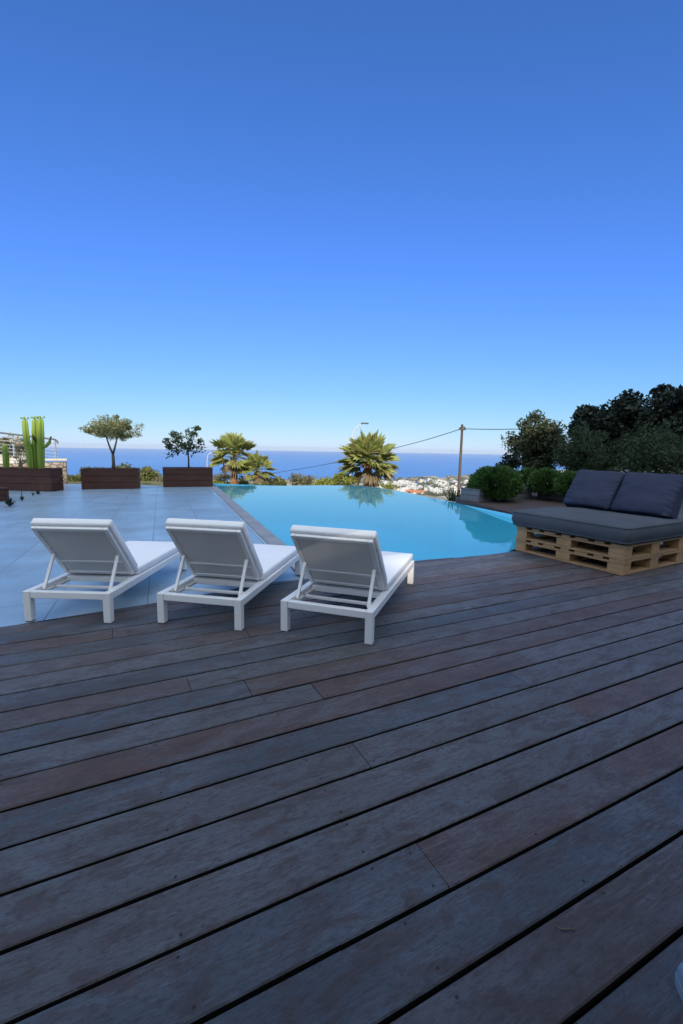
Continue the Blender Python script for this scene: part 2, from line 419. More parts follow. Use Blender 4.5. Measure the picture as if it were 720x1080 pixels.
# deck border, as run along the boards -> distance across them
_ep = [G(0, 661.5), G(25, 657), G(67, 650.7), G(162, 636), G(289, 613.5), G(323, 611), G(380, 599.5), G(445, 590.5), G(510, 585.5), G(541, 581.5)]
_eu = [p.dot(Dv) for p in _ep]; _es = [p.dot(Nv) for p in _ep]
_eu = [-14.0] + _eu + [4.3, 5.6, 14.0]; _es = [3.2] + _es + [3.97, 4.4, 9.0]
def edge_s(u): return float(np.interp(u, _eu, _es))
tones = {'B': (.128, .076, .064), 'S': (.076, .094, .118), 'G': (.130, .132, .144), 'P': (.128, .096, .094), 'D': (.098, .075, .074)}
plan = {0: 'SD', 1: 'SS', 2: 'SB', 3: 'SG', 4: 'GB', 5: 'GG', 6: 'SG', 7: 'BG', 8: 'GB', 9: 'SB', 10: 'PG', 11: 'SS', 12: 'BG', 13: 'PB', 14: 'SG', 15: 'BP', 16: 'SB', 17: 'PG', 18: 'BS'}
joints = {2: [.78], 4: [1.884], 8: [.863], 5: [.826]}
V, Fc, TN = [], [], []
SCR = []
def board(u0, u1, s0, s1, tone):
    gap = .0058; ch = .004; st = max(1, int((u1 - u0) / .12))
    us = np.linspace(u0 + .0015, u1 - .0015, st + 1)
    prof = None; prev = None; started = False
    for u in us:
        top = min(s1 - gap, edge_s(u)); lo = s0 + gap
        if top - lo < .012: prev = None; continue
        base = len(V); z = jit
        for (s, zz) in ((lo, -.032), (lo, -ch + z), (lo + ch, z), (top - ch, z), (top, -ch + z), (top, -.032)):
            V.append((u, s, zz)); TN.append(tone)
        if prev is not None:
            for k in range(5): Fc.append((prev + k, base + k, base + k + 1, prev + k + 1))
        else: Fc.append(tuple(base + k for k in range(5, -1, -1)))
        prev = base
    if prev is not None: Fc.append(tuple(prev + k for k in range(6)))
for k in range(-18, 36):
    s0 = S0 + PITCH * k; s1 = s0 + PITCH
    js = list(joints.get(k, []))
    u = (js[0] if js else rnd.uniform(-1.5, 2.2))
    cuts = [u]
    a = u
    while a > -12: a -= rnd.uniform(*((3.6, 5.0) if k in plan else (2.4, 4.2))); cuts.append(a)
    a = u
    while a < 13: a += rnd.uniform(*((3.6, 5.0) if k in plan else (2.4, 4.2))); cuts.append(a)
    cuts.sort()
    for i in range(len(cuts) - 1):
        p = plan.get(k)
        if p and cuts[i + 1] == u: t = p[0]
        elif p and cuts[i] == u: t = p[1]
        else: t = rnd.choice('BSGPSGPD')
        c = tones[t]; f = rnd.uniform(.88, 1.14)
        jit = rnd.uniform(-.0012, .0012)
        board(cuts[i], cuts[i + 1], s0, s1, (c[0] * f, c[1] * f, c[2] * f, 1))
        a = math.ceil(cuts[i] / .52) * .52
        for q in [cuts[i] + .03, cuts[i + 1] - .03] + [a + .52 * j + .1 for j in range(int((cuts[i + 1] - cuts[i]) / .52) + 1)]:
            if q > cuts[i + 1] - .02: continue
            for ds in (.028, PITCH - .028):
                if rnd.random() < .62 and s0 + ds < edge_s(q) - .03: SCR.append((q + rnd.gauss(0, .006), s0 + ds + rnd.gauss(0, .004), jit))
me = bpy.data.meshes.new('wooden_deck'); me.from_pydata(V, [], Fc)
me.materials.append(M['deck']); me.materials.append(M['black'])
for p in me.polygons:
    if abs(p.normal.z) < .3: p.material_index = 1                   # board sides coloured black, painted shade for the gaps
at_ = me.attributes.new('tone', 'FLOAT_COLOR', 'POINT'); at_.data.foreach_set('color', [x for t in TN for x in t])
deck = tag(link('deck', me, M['deck']), kind='structure'); deck.rotation_euler = (0, 0, BA)
b = MB()
for (u, s, z) in SCR:
    if abs(u) < 9 and s < 5 and s > -.6:
        r = .0045
        b.poly([(u + r * math.cos(2 * PI * j / 6), s + r * math.sin(2 * PI * j / 6), z + .0006) for j in range(6)])
o = b.build('screws', M['screw'], deck)
b = MB()
us = [-13.5] + list(np.linspace(-12, 12.5, 60))
b.poly([(u, edge_s(u) - .004, -.035) for u in us] + [(12.5, -3, -.035), (-13.5, -3, -.035)])
under = tag(b.build('gap_shade_sheet', M['black']), kind='structure'); under.rotation_euler = (0, 0, BA)  # black sheet below the boards stands in for shade between them

# ------------------------------------------------------------------ terrace, coping, pool
TA = R(111.5)
Tv = Vector((math.cos(TA), math.sin(TA), 0)); Qv = Vector((Tv.y, -Tv.x, 0))
def edgept(u, off=0.0, z=0.0):
    p = Dv * u + Nv * (edge_s(u) + off); return Vector((p.x, p.y, z))
# water line on the left runs (229,514)->(290,567)
wA, wB = G(229, 514, -.02), G(290, 567, -.02)
wdir = (wB - wA).normalized(); wn = Vector((-wdir.y, wdir.x, 0))     # wn points right (towards water)
if wn.x < 0: wn = -wn
def on_left(y, off=0.0):                                             # point of the left pool side at depth y
    t = (y - wA.y) / wdir.y; p = wA + wdir * t + wn * off; return Vector((p.x, p.y, 0))
def meet_edge(off):
    for i in range(4000):
        y = 6 - i * .001; p = on_left(y, off); q = Vector((p.x, p.y, 0))
        if q.dot(Nv) <= edge_s(q.dot(Dv)): return q
    return q
COPW = .20
pA = meet_edge(0); cA = meet_edge(-COPW)
uA, uC = pA.dot(Dv), cA.dot(Dv)
# terrace sheet in local tile axes
terr = []
terr += [edgept(u, .003, -.004) for u in np.linspace(-13.5, uC, 70)]
farL = on_left(13.75, -COPW)
terr += [Vector((farL.x, farL.y, -.004)), Vector((-8.0, 13.9, -.004)), Vector((-17, 12.6, -.004)), Vector((-17, 0, -.004))]
rotT = Matrix.Rotation(-(TA - PI / 2), 4, 'Z')
b = MB(); b.poly([rotT @ p for p in terr]); b.bm.faces.ensure_lookup_table()
if b.bm.faces[0].normal.z < 0: bmesh.ops.reverse_faces(b.bm, faces=b.bm.faces[:])
bmesh.ops.triangulate(b.bm, faces=b.bm.faces[:])
terrace = tag(b.build('terrace', M['tile'], recalc=False), kind='structure'); terrace.rotation_euler = (0, 0, TA - PI / 2)
b = MB(); b.prism([(p.x, p.y) for p in terr[-5:-3]] + [(-17, 12.6), (-17, 12.9), (-8.0, 14.2), (farL.x + .1, 14.05)], -3.0, -.012)
tag(b.build('terrace_edge', M['concrete']), kind='structure')
# coping slabs along the left pool side and the slot drain beside them
WZ = -.05                                                             # water level
def strip(name, o0, o1, z0, z1, m, y1=13.74, cut=0.0):
    b = MB(); a0, a1 = meet_edge(o0), meet_edge(o1)
    c0, c1 = on_left(y1, o0), on_left(y1, o1)
    if not cut:
        b.prism([(a0.x, a0.y), (a1.x, a1.y), (c1.x, c1.y), (c0.x, c0.y)], z0, z1)
    else:
        nn = int((c0 - a0).length / cut)
        for i in range(nn):
            f0, f1 = i / nn, (i + 1) / nn
            g = .002 / (c0 - a0).length
            q = [a0.lerp(c0, f0 + g), a1.lerp(c1, f0 + g), a1.lerp(c1, f1 - g), a0.lerp(c0, f1 - g)]
            b.prism([(p.x, p.y) for p in q], z0, z1)
    return tag(b.build(name, m), kind='structure')
strip('slot_drain', -COPW, -COPW + .018, -.06, -.03, M['black'])
strip('pool_coping', -COPW + .018, .012, -.09, .003, M['coping'], cut=.655)
# pool outline
near = [edgept(u, .0) for u in np.linspace(uA, 5.0, 40)]
rim = [G(480, 530, WZ), G(440, 522.3, WZ), G(415, 517.3, WZ), G(400, 514.6, WZ), G(386, 512.9, WZ), G(368, 512.0, WZ), G(340, 511.8, WZ), G(300, 512.3, WZ)]
fl = on_left(rim[-1].y - .1, 0); 
rightside = [Vector((4.15, 6.35, 0)), G(600, 561, 0), G(541, 545, 0)]
pool = near + rightside + rim + [fl]
pool = [Vector((p.x, p.y, 0)) for p in pool]
b = MB()
NB = len(pool)
i_r0 = len(near) + len(rightside)                                      # first rim vertex
top = []
for i, p in enumerate(pool):
    top.append(WZ - .015 if i >= i_r0 and i < NB - 1 else .036 if i >= len(near) and i < i_r0 else -.004)
vt = [b.bm.verts.new((p.x, p.y, top[i])) for i, p in enumerate(pool)]
vb = [b.bm.verts.new((p.x, p.y, -1.35)) for p in pool]
fl_ = b.bm.faces.new(vb)
for i in range(NB): b.bm.faces.new((vt[i], vt[(i + 1) % NB], vb[(i + 1) % NB], vb[i]))
bmesh.ops.triangulate(b.bm, faces=[fl_])
tag(b.build('pool_basin', M['liner']), kind='structure')
b = MB(); f = b.poly([(p.x, p.y, WZ) for p in pool]); 
if f.normal.z < 0: bmesh.ops.reverse_faces(b.bm, faces=[f])
bmesh.ops.triangulate(b.bm, faces=b.bm.faces[:])
tag(b.build('pool_water', M['water'], recalc=False), kind='structure')
# outer face of the overflow edge
b = MB()
rr = [pool[i] for i in range(i_r0, NB)]
for i in range(len(rr) - 1):
    a, c = rr[i], rr[i + 1]; d = (c - a).normalized(); nn = Vector((d.y, -d.x, 0))
    if nn.y < 0: nn = -nn
    b.prism([(a.x, a.y), (c.x, c.y), (c.x + nn.x * .18, c.y + nn.y * .18), (a.x + nn.x * .18, a.y + nn.y * .18)], -3.4, WZ - .02)
tag(b.build('pool_overflow_wall', M['concrete']), kind='structure')
# boarded strip on the right of the pool
strip_pts = [G(480.5, 528, 0), G(541, 543.6, 0), G(600, 559.5, 0), Vector((4.3, 6.35, 0)), edgept(5.62, .01), edgept(12.5, .01), Vector((14, 13, 0)), Vector((5.4, 13.4, 0)), Vector((2.95, 11.9, 0))]
b = MB()
rs = Vector((strip_pts[1].x - strip_pts[0].x, strip_pts[1].y - strip_pts[0].y, 0)).normalized()
b.prism([(p.x, p.y) for p in strip_pts], -.06, .040)
bmesh.ops.triangulate(b.bm, faces=[f for f in b.bm.faces if len(f.verts) > 4])
M['strip'] = plank_mat('dark_strip_decking', (.085, .055, .045), (.05, .035, .032), (.12, .10, .095), 0, .6)
tag(b.build('poolside_boards', M['strip']), kind='structure')
b = MB(); b.prism([(p.x, p.y) for p in (strip_pts[0], strip_pts[-1], strip_pts[-2], strip_pts[-3])], -3, -.07)
tag(b.build('poolside_base', M['concrete']), kind='structure')

# ------------------------------------------------------------------ house behind the deck (casts the shade)
def house():
    t = empty('house', Vector((0, 0, 0)) + Nv * -28.0, BA, 'tall plain house standing uphill behind the wooden deck', 'house')
    HT = 22.3; x0, x1 = -40, 14; D = 6.4
    sx0, sx1, sz0, sz1 = -11.5, -8.5, 15.70, 16.22  # slot, rear opening and stepped roofline are shaped to steer the sunlight
    b = MB()
    b.box(x0, x1, -.2, 0, -.1, sz0); b.box(x0, -5.4, -.2, 0, sz1, HT); b.box(-5.399, -2.2, -.2, 0, sz1, HT - 1.5); b.box(-2.199, x1, -.2, 0, sz1, HT - 1.0); b.box(x0, sx0, -.2, 0, sz0, sz1); b.box(sx1, x1, -.2, 0, sz0, sz1); b.box(sx0, -10.4, -.2, 0, sz0, 16.02); b.box(sx0, -10.4, -.2, 0, 16.16, sz1); b.box(-10.4, sx1, -.2, 0, 16.10, sz1)
    b.build('front_wall', M['house'], t)
    b = MB(); rz0, rz1, rx0, rx1 = 18.2, 20.2, -17, -9.5
    b.box(x0, x1, -D - .2, -D, -.1, rz0); b.box(x0, -7.4, -D - .2, -D, rz1, HT); b.box(-7.399, x1, -D - .2, -D, rz1, HT - 1.5); b.box(x0, rx0, -D - .2, -D, rz0, rz1); b.box(rx1, x1, -D - .2, -D, rz0, rz1)
    b.build('rear_wall', M['house'], t)
    for xa in (x0, x1 - .2):
        b = MB(); b.box(xa, xa + .2, -D, -.2, -.1, HT - 1.0); b.build('side_wall', M['house'], t)
    b = MB(); b.box(x0 - .1, -5.4, -D - .3, .1, HT + .002, HT + .25); b.box(-5.39, -2.2, -D - .3, .1, HT - 1.498, HT - 1.3); b.box(-2.19, x1 + .1, -D - .3, .1, HT - .998, HT - .75); b.build('roof', M['house'], t)
    for i in range(4):
        a = -9.5 + i * 4.6
        b = MB(); b.box(a, a + .09, .003, .05, 0, 2.3); b.box(a + 2.4, a + 2.49, .003, .05, 0, 2.3); b.box(a + .09, a + 2.4, .003, .05, 2.2, 2.3); b.box(a + 1.2, a + 1.28, .003, .05, 0, 2.2)
        f = b.build('glass_door', M['rail'], t)
        b = MB(); b.box(a + .09, a + 1.2, .004, .012, .02, 2.2); b.box(a + 1.28, a + 2.4, .004, .012, .02, 2.2); b.build('pane', M['glass'], f)
house()

def canopy():  # unseen panels added overhead to darken the nearest boards
    t = empty('shade_canopy', Vector((0, 0, 0)) + Nv * -1.3, BA, 'unseen flat canopy added overhead to darken the near end of the deck', 'canopy')
    b = MB(); b.box(-8, 8, .28, 1.5, 2.45, 2.57); b.build('shade_panel', M['house'], t)
    b = MB(); b.box(-8, 8, -6, -.8, 2.45, 2.57); b.build('shade_panel', M['house'], t)
    for x in (-7.6, 7.6):
        b = MB(); b.box(x - .06, x + .06, .3, .42, 0, 2.448); b.build('post', M['rail'], t)
canopy()

# ------------------------------------------------------------------ sun loungers
def pad(mb, x0, x1, y0, y1, z0, z1, mtx=None, nx=10, ny=14, puff=.008):
    """soft box pad: rounded rim, slightly crowned faces"""
    vs_ = mb.box(x0, x1, y0, y1, z0, z1, min((z1 - z0) * .3, .016), 3, None)
    if mtx is not None: bmesh.ops.transform(mb.bm, matrix=mtx, verts=vs_)
def make_lounger(loc, rz, label, W=.62, lift=0.0):
    L = 1.42
    t = empty('sun_lounger', loc, rz, label, 'sun lounger', 'white sun loungers lined up beside the pool')
    zt, zb = .212, .162; lw, ld = .05, .048
    b = MB()
    for s in (-1, 1):
        b.box(s * (W / 2) - (lw if s > 0 else 0) + (0), s * (W / 2) + (lw if s < 0 else 0), ld + .001, L - ld - .001, zb, zt, .003)
        b.box(s * (W / 2 - lw - .012) - .011, s * (W / 2 - lw - .012) + .011, ld + .01, .40, zb + .004, zb + .022)
    b.box(-W / 2 + lw + .001, W / 2 - lw - .001, .003, ld - .003, zb + .003, zt - .0005, .003)
    b.box(-W / 2 + lw + .001, W / 2 - lw - .001, L - ld, L, zb, zt, .003)
    b.box(-W / 2 + lw + .001, W / 2 - lw - .001, .40, .44, zb + .006, zt - .006, .002)
    b.box(-W / 2 + lw + .001, W / 2 - lw - .001, .92, .96, zb + .006, zt - .012, .002)
    b.build('frame', M['white_metal'], t)
    for sx in (-1, 1):
        for y0 in (0, L - ld):
            b = MB(); xa = -W / 2 if sx < 0 else W / 2 - lw
            b.box(xa, xa + lw, y0, y0 + ld, 0.004, zt + .001, .003); leg = b.build('leg', M['white_metal'], t)
            b = MB(); b.box(xa + .004, xa + lw - .004, y0 + .004, y0 + ld - .004, 0, .0038); b.build('foot_pad', M['lamp_head'], leg)
    # deck slats of the flat part (below the pad)
    b = MB()
    b.box(-W / 2 + lw + .004, W / 2 - lw - .004, .445, L - ld - .004, zt - .010, zt - .004); b.build('seat_sling', M['sling'], t)
    # reclined back
    hy, hz = .425, .232; ty, tz = .085, .640 + lift
    d = Vector((0, ty - hy, tz - hz)); BL = d.length; d.normalize(); nrm = Vector((0, d.z, -d.y)) * 1.0    # nrm: sitter's side
    if nrm.z < 0: nrm = -nrm
    mt = Matrix(((1, 0, 0, 0), (0, d.y, nrm.y, hy), (0, d.z, nrm.z, hz), (0, 0, 0, 1)))
    w2 = W / 2 - .034
    b = MB()
    for s in (-1, 1): b.box(s * w2 - (.03 if s > 0 else 0), s * w2 + (.03 if s < 0 else 0), 0, BL, -.012, .012, .003, 1, mt)
    b.box(-w2 + .031, w2 - .031, BL - .03, BL, -.011, .011, .003, 1, mt); b.box(-w2 + .031, w2 - .031, .0, .03, -.011, .011, .003, 1, mt)
    b.box(-w2 + .031, w2 - .031, .15, .166, -.012, -.004, .002, 1, mt)
    b.build('backrest_frame', M['white_metal'], t)
    b = MB(); b.box(-w2 + .026, w2 - .026, .01, BL - .028, -.003, .004, 0, 1, mt)
    b.build('backrest_sling', M['sling'], t)
    b = MB()
    pad(b, -W / 2 + .02, W / 2 - .02, .01, BL + .02, .014, .074, mt)
    pad(b, -W / 2 + .014, W / 2 - .014, hy + .03, L + .012, zt + .002, zt + .062)
    o = b.build('mattress', M['pad'], t, smooth=True)
    b = MB()
    for s in (-1, 1):
        x = s * (W / 2 - lw - .013)
        for zz in (.014, .074): pass
    for s in (-1, 1):
        b = MB(); x = s * (W / 2 - lw - .014)
        p1 = mt @ Vector((x, BL * .47, -.016)); p0 = Vector((x, .125, zb + .03))
        b.bar(p0, p1, .022, .013, (0, 1, .2), .002); arm = b.build('support_arm', M['white_metal'], t)
        b = MB(); b.tube([p1 + Vector((-s * .016, 0, -.012)), p1 + Vector((s * .016, 0, -.012))], .008, 8); b.build('bolt', M['steel'], arm)
    b = MB(); b.box(-W / 2 + lw + .002, W / 2 - lw - .002, .235, .26, zb + .004, zb + .022, .002); b.build('crossbar', M['white_metal'], t)
    return t
def rear_mid(l, r):
    p = (G(*l) + G(*r)) / 2; return (p.x, p.y, 0)
make_lounger(rear_mid((24.5, 656.7), (118.5, 656.9)), R(-1.5), 'leftmost white sun lounger, its far legs on grey tiles and near legs at deck edge', .597)
make_lounger(rear_mid((164.5, 658.5), (256.5, 664.8)), R(-11.0), 'middle white sun lounger, between the other two loungers', .61, .015)
make_lounger(rear_mid((293.5, 667.5), (393.5, 679)), R(-19.0), 'rightmost white sun lounger, standing wholly on the boards nearest the pallet sofa', .62)

# ------------------------------------------------------------------ pallet sofa
SO = G(656, 607.8); SO = Vector((SO.x, SO.y, 0)); SR = R(30)
def make_pallet(z, label):
    t = empty('wooden_pallet', (SO.x, SO.y, z), SR, label, 'pallet', 'stacked pallets carrying the sofa cushions')
    LX, LY = 1.2, 1.29; r2 = random.Random(int(z * 1000) + 3)
    xs_ = [(0, .14), (.50, .66), (1.06, 1.2)]; ys_ = [(0, .17), (.57, .75), (1.14, 1.29)]
    for (y0, y1) in ys_:
        b = MB(); [b.box(xa + .001, xb - .001, y0 + r2.uniform(0, .006), y1 - r2.uniform(0, .006), 0.001, .022, .002) for xa, xb in ((.14, .5), (.66, 1.06))]; b.build('cross_board', M['pallet'], t)
    for (x0, x1) in xs_:
        b = MB(); b.box(x0, x1, .001, LY - .001, .001, .022, .002); b.build('bottom_board', M['pallet'], t)
    for (x0, x1) in xs_:
        for (y0, y1) in ys_:
            b = MB(); e = r2.uniform(0, .008); b.box(x0 + e, x1 - r2.uniform(0, .006), y0 + r2.uniform(.001, .008), y1 - r2.uniform(.001, .008), .0225, .105, .003); b.build('block', M['pallet_block'], t)
    for (x0, x1) in xs_:
        b = MB(); b.box(x0 + r2.uniform(0, .006), x1 - r2.uniform(0, .006), .001, LY - .001, .1055, .128, .002); b.build('stringer_board', M['pallet'], t)
    yy = 0
    for i, wd in enumerate([.145, .1, .145, .1, .145, .1, .145]):
        y0 = i * (LY - .145) / 6 + (0 if i % 2 == 0 else .02)
        b = MB(); b.box(r2.uniform(-.004, .004), LX + r2.uniform(-.004, .004), y0, y0 + wd, .1285, .151, .002); b.build('top_board', M['pallet'], t)
    return t
make_pallet(0.002, 'lower of the two stacked wooden pallets, resting on the deck')
make_pallet(.155, 'upper of the two stacked wooden pallets, directly under the seat cushion')
def soft_box(nu, nv, nw, fn):
    """closed box grid surface mapped by fn(u,v,w) in [-1,1]^3"""
    bm = bmesh.new()
    bmesh.ops.create_cube(bm, size=2.0)
    bmesh.ops.subdivide_edges(bm, edges=bm.edges[:], cuts=nu, use_grid_fill=True)
    for v in bm.verts: v.co = Vector(fn(v.co.x, v.co.y, v.co.z))
    bmesh.ops.recalc_face_normals(bm, faces=bm.faces[:])
    me = bpy.data.meshes.new('soft'); bm.to_mesh(me); bm.free(); return me
def rounded(u, v, w, hx, hy, hz, r):
    p = Vector((u * hx, v * hy, w * hz)); q = Vector((max(-hx + r, min(hx - r, p.x)), max(-hy + r, min(hy - r, p.y)), max(-hz + r, min(hz - r, p.z))))
    d = p - q
    return q + d.normalized() * r if d.length > 1e-6 else p
from mathutils import noise as mn
def seat_fn(u, v, w):
    p = rounded(u, v, w, .605, .685, .094, .038)
    cr = (1 - u ** 4) * (1 - v ** 4)
    p.z += .012 * cr * (1 if w > 0 else 0) + mn.noise(Vector((p.x * 4, p.y * 4, w))) * .006
    if abs(w) < .6: p.x += .010 * (1 if u > .9 else -1 if u < -.9 else 0) * (1 - (w / .6) ** 2); p.y += .010 * (1 if v > .9 else -1 if v < -.9 else 0) * (1 - (w / .6) ** 2)
    return p
me = soft_box(30, 0, 0, seat_fn)
o = link('seat_cushion', me, M['seat_fabric'], smooth=True)
mm = Matrix.Translation(SO) @ Matrix.Rotation(SR, 4, 'Z')
o.location = mm @ Vector((.572, .660, .308 + .094)); o.rotation_euler = (0, 0, SR)
tag(o, 'thick dark grey seat cushion lying flat on the stacked pallets', 'seat cushion')
for zz in (.074, -.074):
    pts = []
    for cxn, cyn, a0 in ((1, 1, 0), (-1, 1, 90), (-1, -1, 180), (1, -1, 270)):
        for k in range(5):
            a = R(a0 + 22.5 * k); pts.append((cxn * (.605 - .038) + math.cos(a) * .0345, cyn * (.685 - .038) + math.sin(a) * .0345, zz))
    pts.append(pts[0]); b = MB(); b.tube(pts, .0055, 6); b.build('piping', M['seat_fabric'], o, smooth=True)
def back_fn(seed, hy):
    def fn(u, v, w):
        # u: front(-1)..back(1), v: along the sofa, w: up
        p = rounded(0, v, w, .1, hy, .262, .03)
        edge = max(0, 1 - abs(v) ** 3.2) ** .6 * max(0, 1 - abs(w) ** 3.2) ** .6
        zz = (w + 1) / 2
        th = (.135 * (1 - zz) + .085 * zz) * (.50 + .52 * edge)
        y = p.y * (1 - .035 * (1 - abs(w))) ; z = p.z * (1 - .03 * (1 - abs(v)))
        x = u * th + .012 * mn.noise(Vector((v * 2.2 + seed, w * 2.2, u))) 
        # gathered creases by the ends
        cr = max(0, abs(v) - .55) / .45
        x += .006 * cr * math.sin(w * 26 + 2 * math.sin(v * 9 + seed)) * (1 if u < 0 else 0)
        return Vector((x, y, z))
    return fn
for (yc, hy, seed, lab, tilt) in ((1.02, .305, 1.3, 'left slate blue back cushion, end nearest the pool', 31), (.375, .325, 5.1, 'right slate blue back cushion, with creased outer end', 29)):
    me = soft_box(34, 0, 0, back_fn(seed, hy))
    o = link('back_cushion', me, M['cushion_fabric'], smooth=True)
    o.location = mm @ Vector((1.10, yc, .725)); o.rotation_euler = (Matrix.Rotation(SR, 3, 'Z') @ Matrix.Rotation(R(tilt), 3, 'Y')).to_euler()
    tag(o, lab, 'cushion', 'back cushions on the pallet sofa')

# ------------------------------------------------------------------ planters
def planter(name, loc, rz, sx, sy, h, m, nb, label, group, cat='planter'):
    """box of stacked horizontal boards; local origin = middle of the front foot"""
    t = empty(name, loc, rz, label, cat, group)
    th = .028; bh = h / nb
    def side(a, bpt, nrm):
        b = MB()
        for i in range(nb):
            z0 = i * bh + (.004 if i else 0.0); z1 = (i + 1) * bh - .004
            a2, b2 = Vector(a), Vector(bpt); d = (b2 - a2).normalized(); nn = Vector(nrm)
            j = rnd.uniform(-.002, .002)
            m_ = Matrix(((d.x, nn.x, 0, a2.x + nn.x * j), (d.y, nn.y, 0, a2.y + nn.y * j), (0, 0, 1, 0), (0, 0, 0, 1)))
            b.box(0, (b2 - a2).length, -th, 0, z0, z1, .003, 1, m_)
        b.build('side_panel', m, t)
    side((-sx / 2, 0, 0), (sx / 2, 0, 0), (0, -1, 0))
    side((-sx / 2, sy, 0), (sx / 2, sy, 0), (0, 1, 0))
    side((-sx / 2, th + .001, 0), (-sx / 2, sy - th - .001, 0), (-1, 0, 0)); side((sx / 2, th + .001, 0), (sx / 2, sy - th - .001, 0), (1, 0, 0))
    b = MB(); cw = .055
    b.box(-sx / 2 - .01, sx / 2 + .01, -.012, cw, h + .001, h + .022, .003); b.box(-sx / 2 - .01, sx / 2 + .01, sy - cw, sy + .012, h + .001, h + .022, .003)
    b.box(-sx / 2 - .01, -sx / 2 + cw, cw + .001, sy - cw - .001, h + .001, h + .022, .003); b.box(sx / 2 - cw, sx / 2 + .01, cw + .001, sy - cw - .001, h + .001, h + .022, .003)
    b.build('rim', m, t)
    b = MB()
    nx_, ny_ = 12, 6; gv = [[b.bm.verts.new((-sx / 2 + th + (sx - 2 * th) * i / nx_, th + (sy - 2 * th) * j / ny_, h - .03 + rnd.uniform(-.012, .014))) for i in range(nx_ + 1)] for j in range(ny_ + 1)]
    for j in range(ny_):
        for i in range(nx_): b.bm.faces.new((gv[j][i], gv[j][i + 1], gv[j + 1][i + 1], gv[j + 1][i]))
    b.build('soil', M['soil'], t)
    return t
def front(x0, x1, y0, y1):
    a, c = G(x0, y0), G(x1, y1); mid = (a + c) / 2; d = c - a
    return Vector((mid.x, mid.y, 0)), math.atan2(d.y, d.x), d.length
PG = 'brown wooden planters along the terrace edge'
# 1 cactus planter (runs out of the picture on the left)
p, rz, ln = front(-22, 55, 516.4, 518.4)
PL1 = (p, rz, ln); planter('wooden_planter', p, rz, ln, .45, .56, M['planter'], 3, 'long brown wooden planter holding the tall cactus', PG)
p, rz, ln = front(86.5, 147, 516.0, 515.2)
PL2 = (p, rz, ln); planter('wooden_planter', p, rz, ln, .75, .53, M['planter'], 3, 'brown wooden planter holding the umbrella shaped olive tree', PG)
p, rz, ln = front(173, 225, 513.8, 513.0)
PL3 = (p, rz, ln); planter('wooden_planter', p, rz, ln, .75, .54, M['planter'], 3, 'brown wooden planter holding the citrus tree, by the pool corner', PG)
p, rz, ln = front(-35, 10.5, 531.5, 528.0)
planter('wooden_planter', p, rz, ln, .6, .25, M['planter'], 2, 'low brown wooden planter in front of the cactus planter', PG)

# ------------------------------------------------------------------ foliage generators
def rv(r): 
    z = r.uniform(-1, 1); a = r.uniform(0, 2 * PI); q = math.sqrt(1 - z * z); return Vector((q * math.cos(a), q * math.sin(a), z))
def leaves(name, P, size, seed, m, parent=None, elong=2.2, outward=None, upb=.25, jitter=.35):
    """P: (n,3) leaf centres -> one mesh of separate leaf blades"""
    rs_ = np.random.RandomState(seed); n_ = len(P); P = np.asarray(P, float)
    u = rs_.normal(size=(n_, 3)); u[:, 2] += upb
    if outward is not None: u += outward
    u /= np.linalg.norm(u, axis=1, keepdims=True) + 1e-9
    q = rs_.normal(size=(n_, 3)); v = np.cross(u, q); v /= np.linalg.norm(v, axis=1, keepdims=True) + 1e-9
    s = size * (1 + rs_.uniform(-jitter, jitter, size=(n_, 1)))
    nn = np.cross(u, v)
    a = P - u * s; bq = P + v * s / elong + nn * s * .12; c = P + u * s; d = P - v * s / elong + nn * s * .12
    vv = np.stack([a, bq, c, d], 1).reshape(-1, 3)
    me = bpy.data.meshes.new(name)
    me.vertices.add(n_ * 4); me.vertices.foreach_set('co', vv.ravel())
    me.loops.add(n_ * 4); me.loops.foreach_set('vertex_index', np.arange(n_ * 4))
    me.polygons.add(n_); me.polygons.foreach_set('loop_start', np.arange(n_) * 4); me.polygons.foreach_set('loop_total', np.full(n_, 4))
    me.update(calc_edges=True)
    return link(name, me, m, parent)
def clumps(ell, k, seed, shell=(.55, 1.0), zmin=-1.0):
    """clump centres inside an ellipsoid (cx,cy,cz,rx,ry,rz)"""
    r = random.Random(seed); out = []
    while len(out) < k:
        d = rv(r)
        if d.z < zmin: continue
        f = r.uniform(*shell) ; out.append(Vector((ell[0] + d.x * ell[3] * f, ell[1] + d.y * ell[4] * f, ell[2] + d.z * ell[5] * f)))
    return out
def cloud(cl, rad, n_, seed, squash=.8):
    rs_ = np.random.RandomState(seed); cl = np.array([tuple(c) for c in cl]); idx = rs_.randint(0, len(cl), n_)
    rr = rad * (0.6 + 0.8 * rs_.rand(len(cl)))
    d = rs_.normal(size=(n_, 3)); d /= np.linalg.norm(d, axis=1, keepdims=True); d *= (rs_.rand(n_, 1) ** .45)
    d[:, 2] *= squash
    return cl[idx] + d * rr[idx][:, None], d
def limbs(b, start, targets, r0, r1, seed, n=6):
    r = random.Random(seed)
    for t in targets:
        m1 = Vector(start).lerp(t, .5) + rv(r) * (t - Vector(start)).length * .10
        b.tube([start, m1, t], [r0, (r0 + r1) / 2, r1], n)
def bush(name, loc, rx, ry, rz_, nleaf, size, m, seed, label, cat, group=None, kc=26, rad=.34, base=0.0, elong=2.0, stem=True, squash=.8):
    t = empty(name, loc, 0, label, cat, group)
    cl = clumps((0, 0, rz_ * .9 + base, rx, ry, rz_), kc, seed, (.35, .92), -.6)
    P, d = cloud(cl, rad * min(rx, rz_), nleaf, seed, squash)
    leaves('foliage', P, size, seed + 1, m, t, elong, d * 1.2)
    if stem:
        b = MB(); limbs(b, Vector((0, 0, -.05)), [c for c in cl[:9]], .03 * max(rx, .5), .008, seed); b.build('stem', M['bark_dark'], t)
    return t
